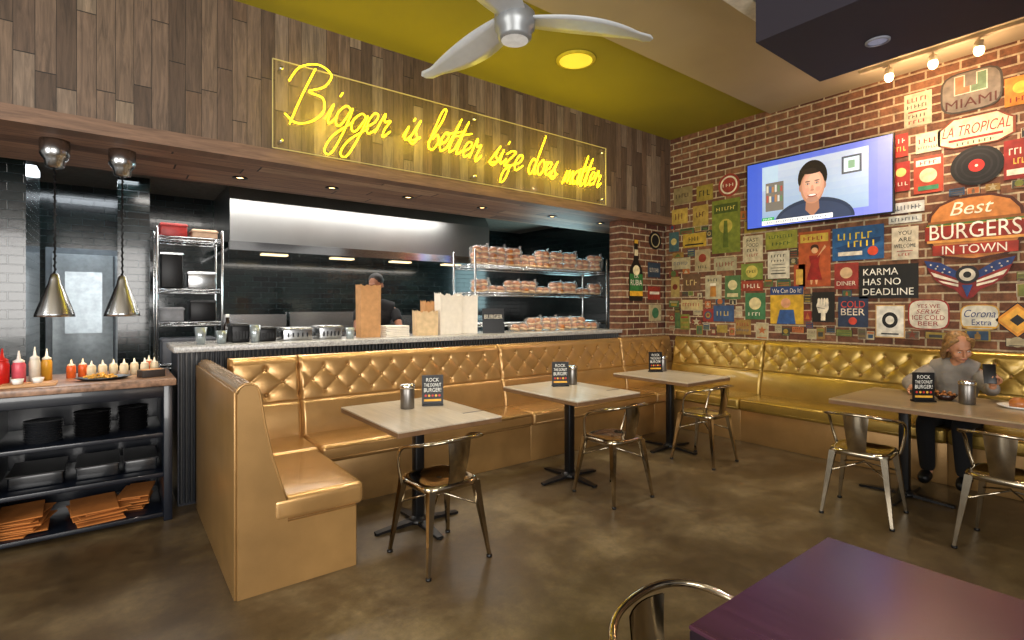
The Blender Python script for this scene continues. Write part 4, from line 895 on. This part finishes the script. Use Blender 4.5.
def person(label,J,headM,skinc,hairf,shirt,sleeve,pants,hands,long_sleeve=True):
    J={k:Vector(v) for k,v in J.items()};e=T('person',label,'person',(J['pel'].x,J['pel'].y,0));o0=e.location.copy()
    sk=M('skin_'+skinc,skinc,rough=.5,var=.06);mb=MB();v,f=skin(J,RAD,BE);mb.add(v,f,sk)
    for cc,rr in (((0,.012,.022),(.074,.092,.096)),((0,-.026,-.05),(.053,.058,.055)),((0,-.06,-.088),(.023,.02,.018)),((0,-.091,-.012),(.010,.014,.026)),((0,-.100,-.03),(.013,.011,.010)),((0,-.076,.026),(.045,.015,.011)),((0,-.082,-.058),(.023,.012,.009)),((.078,.012,-.01),(.009,.019,.03)),((-.078,.012,-.01),(.009,.019,.03)),((.036,-.056,-.03),(.026,.026,.028)),((-.036,-.056,-.03),(.026,.026,.028))): mb.ell(cc,rr,sk,X=headM)
    for hh in hands: hand(mb,*hh[:1],*hh[1:3],sk,*hh[3:])
    v,f=remesh(mb,.0065,3)
    def emit(name,v,f,mat,par=e):
        m2=MB();m2.add([q-o0 for q in v],f,mat,True);return m2.obj(name,par)
    body=emit('body',v,f,sk)
    HX=Matrix.Translation(-o0)@headM
    for sx in (-1,1):
        m2=MB();m2.ell((sx*.031,-.0785,.003),(.0125,.006,.005),M('eye_white','#c8c0b6',rough=.2),X=HX,u=12,w=8);m2.ell((sx*.031,-.083,.0025),(.005,.003,.0048),M('iris','#2a1a10',rough=.2),X=HX,u=10,w=6);m2.obj('eye',e)
        m2=MB();m2.tube([(sx*.014,-.089,.022),(sx*.03,-.088,.028),(sx*.048,-.076,.022)],[.0015,.0028,.001],M('eyebrow','#6a4a30'),6,X=HX);m2.obj('eyebrow',e)
    m2=MB();m2.ell((0,-.092,-.058),(.02,.005,.005),M('lips','#9a564a',rough=.4),X=HX);m2.obj('lips',e)
    hairf(e,HX)
    # shirt: grown from the body's own full skeleton skin plus shoulder yoke so it always clears the chest
    m2=MB();v,f=skin(J,RAD,TO,.022);m2.add(v,f,shirt)
    ctr=J['che'];nb_=J['nb']
    m2.ell(tuple(ctr),(.135,.155,.13),shirt);m2.ell(tuple(ctr.lerp(J['bel'],.6)),(.135,.145,.13),shirt)
    m2.tube([J['sL'],ctr.lerp(nb_,.55)+(J['sL']-ctr)*.35,ctr.lerp(nb_,.62),ctr.lerp(nb_,.55)+(J['sR']-ctr)*.35,J['sR']],[.078,.088,.085,.088,.078],shirt,14)
    v,f=remesh(m2,.01,4);emit('shirt',v,f,shirt)
    for s_ in 'LR':
        JJ=dict(J)
        if long_sleeve: ed=[('s'+s_,'e'+s_),('e'+s_,'w'+s_)];JJ['w'+s_]=J['e'+s_].lerp(J['w'+s_],.93)
        else: ed=[('s'+s_,'e'+s_)];JJ['e'+s_]=J['s'+s_].lerp(J['e'+s_],.7)
        v,f=skin(JJ,RAD,ed,.018);emit('sleeve',v,f,sleeve)
    v,f=skin(J,RAD,[('pel','hL'),('hL','kL'),('kL','aL'),('pel','hR'),('hR','kR'),('kR','aR')],.014);emit('trousers',v,f,pants)
    for s_ in 'LR':
        v,f=skin(J,RAD,[('a'+s_,'t'+s_)],.014);emit('shoe',v,f,black)
    return e
def hair_back(e,X):
    hm=M('golden_brown_hair','#8c6a40',rough=.5,var=.45,scale=60);m2=MB()
    m2.ell((0,.036,.046),(.085,.088,.083),hm,X=X)
    for sx in (-1,1):
        m2.tube([(X@Vector(q)) for q in ((sx*.03,-.05,.1),(sx*.07,-.03,.07),(sx*.086,.01,.01),(sx*.08,.05,-.06),(sx*.06,.08,-.13))],[.014,.022,.024,.024,.018],hm,10)
    m2.tube([(X@Vector(q)) for q in ((0,.08,.05),(0,.105,-.03),(0,.11,-.12),(0,.1,-.2))],[.06,.065,.055,.025],hm,12)
    v,f=remesh(m2,.008,2);m3=MB();m3.add(v,f,hm,True);m3.obj('hair',e)
def hair_short(e,X):
    hm=M('black_hair','#120e0c',rough=.6);m2=MB();m2.ell((0,.026,.045),(.083,.09,.088),hm,X=X);m2.obj('hair',e)
hM=Matrix.Translation((5.37,1.13,1.125))@Matrix.Rotation(-PI/2+.62,4,'Z')@Matrix.Rotation(-.12,4,'Y')@Matrix.Rotation(.42,4,'X')
J=dict(pel=(5.60,1.2,.58),bel=(5.58,1.19,.73),che=(5.53,1.18,.87),nb=(5.46,1.15,.99),hd=(5.41,1.14,1.06),sL=(5.49,1.04,.93),eL=(5.36,.93,.80),wL=(5.22,.90,.86),sR=(5.52,1.32,.93),eR=(5.31,1.45,.81),wR=(5.10,1.36,.80),hL=(5.55,1.1,.55),kL=(5.21,1.08,.52),aL=(5.29,1.08,.1),tL=(5.17,1.07,.045),hR=(5.55,1.3,.55),kR=(5.21,1.31,.52),aR=(5.29,1.31,.1),tR=(5.17,1.32,.045))
bc=M('black_cloth','#141316',rough=.85);gc_=M('pale_grey_knit','#87817a',rough=.85,var=.12)
person('golden-haired woman in light grey top looking at a phone',J,hM,'#b88262',hair_back,gc_,gc_,M('black_trousers','#060608',rough=.95),
 [((5.22,.90,.86),(-.3,.0,.95),(-.95,0,-.3),.75,1),((5.10,1.36,.80),(-.8,-.6,.0),(0,0,-1),.25,-1)])
pm=Matrix.Translation((5.145,.905,.955))@Matrix.Rotation(-PI/2+.35,4,'Z')@Matrix.Rotation(-.35,4,'X')
e=T('smartphone','black smartphone held in a hand','phone',(5.145,.905,.955));e.rotation_euler=pm.to_euler()
mb=MB();mb.box(-.037,.037,-.004,.004,-.075,.075,blackp,bev=.004);mb.obj('case',e)
mb=MB();mb.box(-.034,.034,.0041,.0048,-.07,.07,M('phone_screen','#5a7fb0',emis='#8ab0e0',es=.6));mb.obj('screen',e)
hM=Matrix.Translation((2.34,5.6,1.70))@Matrix.Rotation(-.9,4,'Z')@Matrix.Rotation(.3,4,'X')
J=dict(pel=(2.38,5.68,.98),bel=(2.38,5.67,1.14),che=(2.38,5.66,1.32),nb=(2.37,5.65,1.5),hd=(2.35,5.62,1.6),sL=(2.55,5.58,1.43),eL=(2.55,5.4,1.2),wL=(2.38,5.22,1.18),sR=(2.2,5.72,1.43),eR=(2.1,5.56,1.2),wR=(2.12,5.32,1.18),hL=(2.47,5.66,.92),kL=(2.48,5.64,.5),aL=(2.49,5.68,.1),tL=(2.44,5.54,.045),hR=(2.29,5.7,.92),kR=(2.28,5.68,.5),aR=(2.27,5.72,.1),tR=(2.2,5.58,.045))
person('cook in black short sleeved shirt working behind the bar',J,hM,'#8a5a40',hair_short,bc,bc,bc,
 [((2.38,5.22,1.18),(-.2,-1,-.1),(0,0,-1),.4,1),((2.12,5.32,1.18),(.1,-1,-.1),(0,0,-1),.4,-1)],False)
e=T('dark_bowl','small dark bowl with food on the long table','bowl',(4.95,1.12,.752))
mb=MB();mb.lathe([(.001,0),(.04,0),(.08,.045),(.076,.045),(.038,.006),(.001,.006)],M('dark_ceramic','#2a1814',rough=.25),28,cap=False);mb.obj('bowl_body',e)
mb=MB()
for i in range(14): a=i*2.4;rr=.012*math.sqrt(i)+.005;mb.ell((rr*math.cos(a)*1.2,rr*math.sin(a)*1.2,.035+.01*(i%3)),(.014,.012,.01),M('food','#a86a34',rough=.5),u=8,w=6)
o=mb.obj('food',e);o['kind']='stuff'
e=T('dinner_plate','white plate with a sandwich beside seated woman','plate',(4.96,.72,.752))
mb=MB();mb.lathe([(.001,0),(.07,0),(.115,.016),(.113,.019),(.068,.006),(.001,.006)],white,32,cap=False);mb.obj('plate_body',e)
mb=MB();mb.lathe([(.001,.006),(.05,.006),(.055,.03),(.05,.05),(.03,.068),(.001,.074)],bunm,20);mb.obj('sandwich',e)
# ---------------------------------------------------------------- lights
def area(n,loc,rot,sx,sy,p_,col=(1,1,1)):
    l=bpy.data.lights.new(n,'AREA');l.shape='RECTANGLE';l.size=sx;l.size_y=sy;l.energy=p_;l.color=col
    o=bpy.data.objects.new(n,l);COL.objects.link(o);o.location=loc;o.rotation_euler=rot;return o
area('window_daylight',(-.9,-3.2,1.9),(PI/2,0,0),4,2.2,340,(1,.97,.93))
area('side_window_daylight',(-3.7,1.0,2.0),(PI/2,0,-PI/2),3,2.2,190,(1,.96,.9))
area('kitchen_light',(2.2,5.75,2.8),(0,0,0),4,.4,80,(1,.95,.88));area('kitchen_light',(-.3,7.0,2.8),(0,0,0),1,.6,22,(.85,.93,1))
area('under_hood_fill',(2.7,7.2,2.06),(0,0,0),3,.4,30,(1,.93,.82))  # unseen fill added below the hood to light rear tile and equipment
area('kitchen_teal_fill',(5.9,6.4,1.9),(PI/2,0,PI/2),1.2,1.0,24,(.6,.95,1))  # unseen fill added to give the black tile a teal tint
def spot(loc,tgt,p_,col,ang=1.2,bl_=.6,rad=.05):
    l=bpy.data.lights.new('spot','SPOT');l.energy=p_;l.color=col;l.spot_size=ang;l.spot_blend=bl_;l.shadow_soft_size=rad
    o=bpy.data.objects.new('spot_lamp',l);COL.objects.link(o);o.location=loc;o.rotation_euler=(Vector(tgt)-Vector(loc)).to_track_quat('-Z','Y').to_euler()
def point(loc,p_,col,rad=.04):
    l=bpy.data.lights.new('point','POINT');l.energy=p_;l.color=col;l.shadow_soft_size=rad
    o=bpy.data.objects.new('point_lamp',l);COL.objects.link(o);o.location=loc
for yy in (1.67,1.35,1.05): spot((5.5,yy,3.5),(5.9,yy,1.6),48,(1,.78,.55),1.6);point((5.6,yy,3.42),8,(1,.66,.38))
for x in (1.3,2.1,2.9,3.7,4.4): point((x,4.05,2.95),4.8,(1,.8,.08),.12)
for x in (1.2,2.4,3.6,4.8): spot((x,3.0,3.6),(x,3.6,0),95,(1,.92,.76),1.4)
for x in (.85,1.6,2.35,3.25,4.25): spot((x,4.82,2.5),(x,4.75,0),24,(1,.88,.68),1.5)
spot((2.5,1.0,3.6),(2.6,1.4,0),60,(1,.93,.8),1.8)
spot((1.3,.6,3.5),(1.42,.62,0),60,(.42,.35,1),.35,.9)
spot((1.7,.0,3.5),(1.6,.15,0),25,(1,.4,.3),.4,.9)
spot((-2.6,-2.8,2.7),(1.05,2.2,0),1100,(1,.93,.8),.22,.5,.03)
spot((-.5,-3.0,2.8),(2.3,2.6,0),700,(1,.93,.8),.2,.5,.03)
spot((1.0,-3.0,2.9),(3.6,2.2,0),600,(1,.93,.8),.18,.6,.03)
for x,y in ((-.32,4.6),(.04,4.62)): spot((x,y,1.42),(x,y,.9),10,(1,.68,.4),2.2)
w=bpy.data.worlds.new('world');S.world=w;w.use_nodes=True;bg=w.node_tree.nodes['Background'];bg.inputs[0].default_value=(1,.95,.88,1);bg.inputs[1].default_value=.38
# ---------------------------------------------------------------- camera
cd=bpy.data.cameras.new('camera');co=bpy.data.objects.new('camera',cd);COL.objects.link(co)
co.location=(0,0,1.45);co.rotation_euler=(PI/2,0,-math.atan2(.607,.794));cd.sensor_width=36;cd.lens=519/1024*36;cd.shift_y=-13/1024;cd.clip_start=.02
S.camera=co
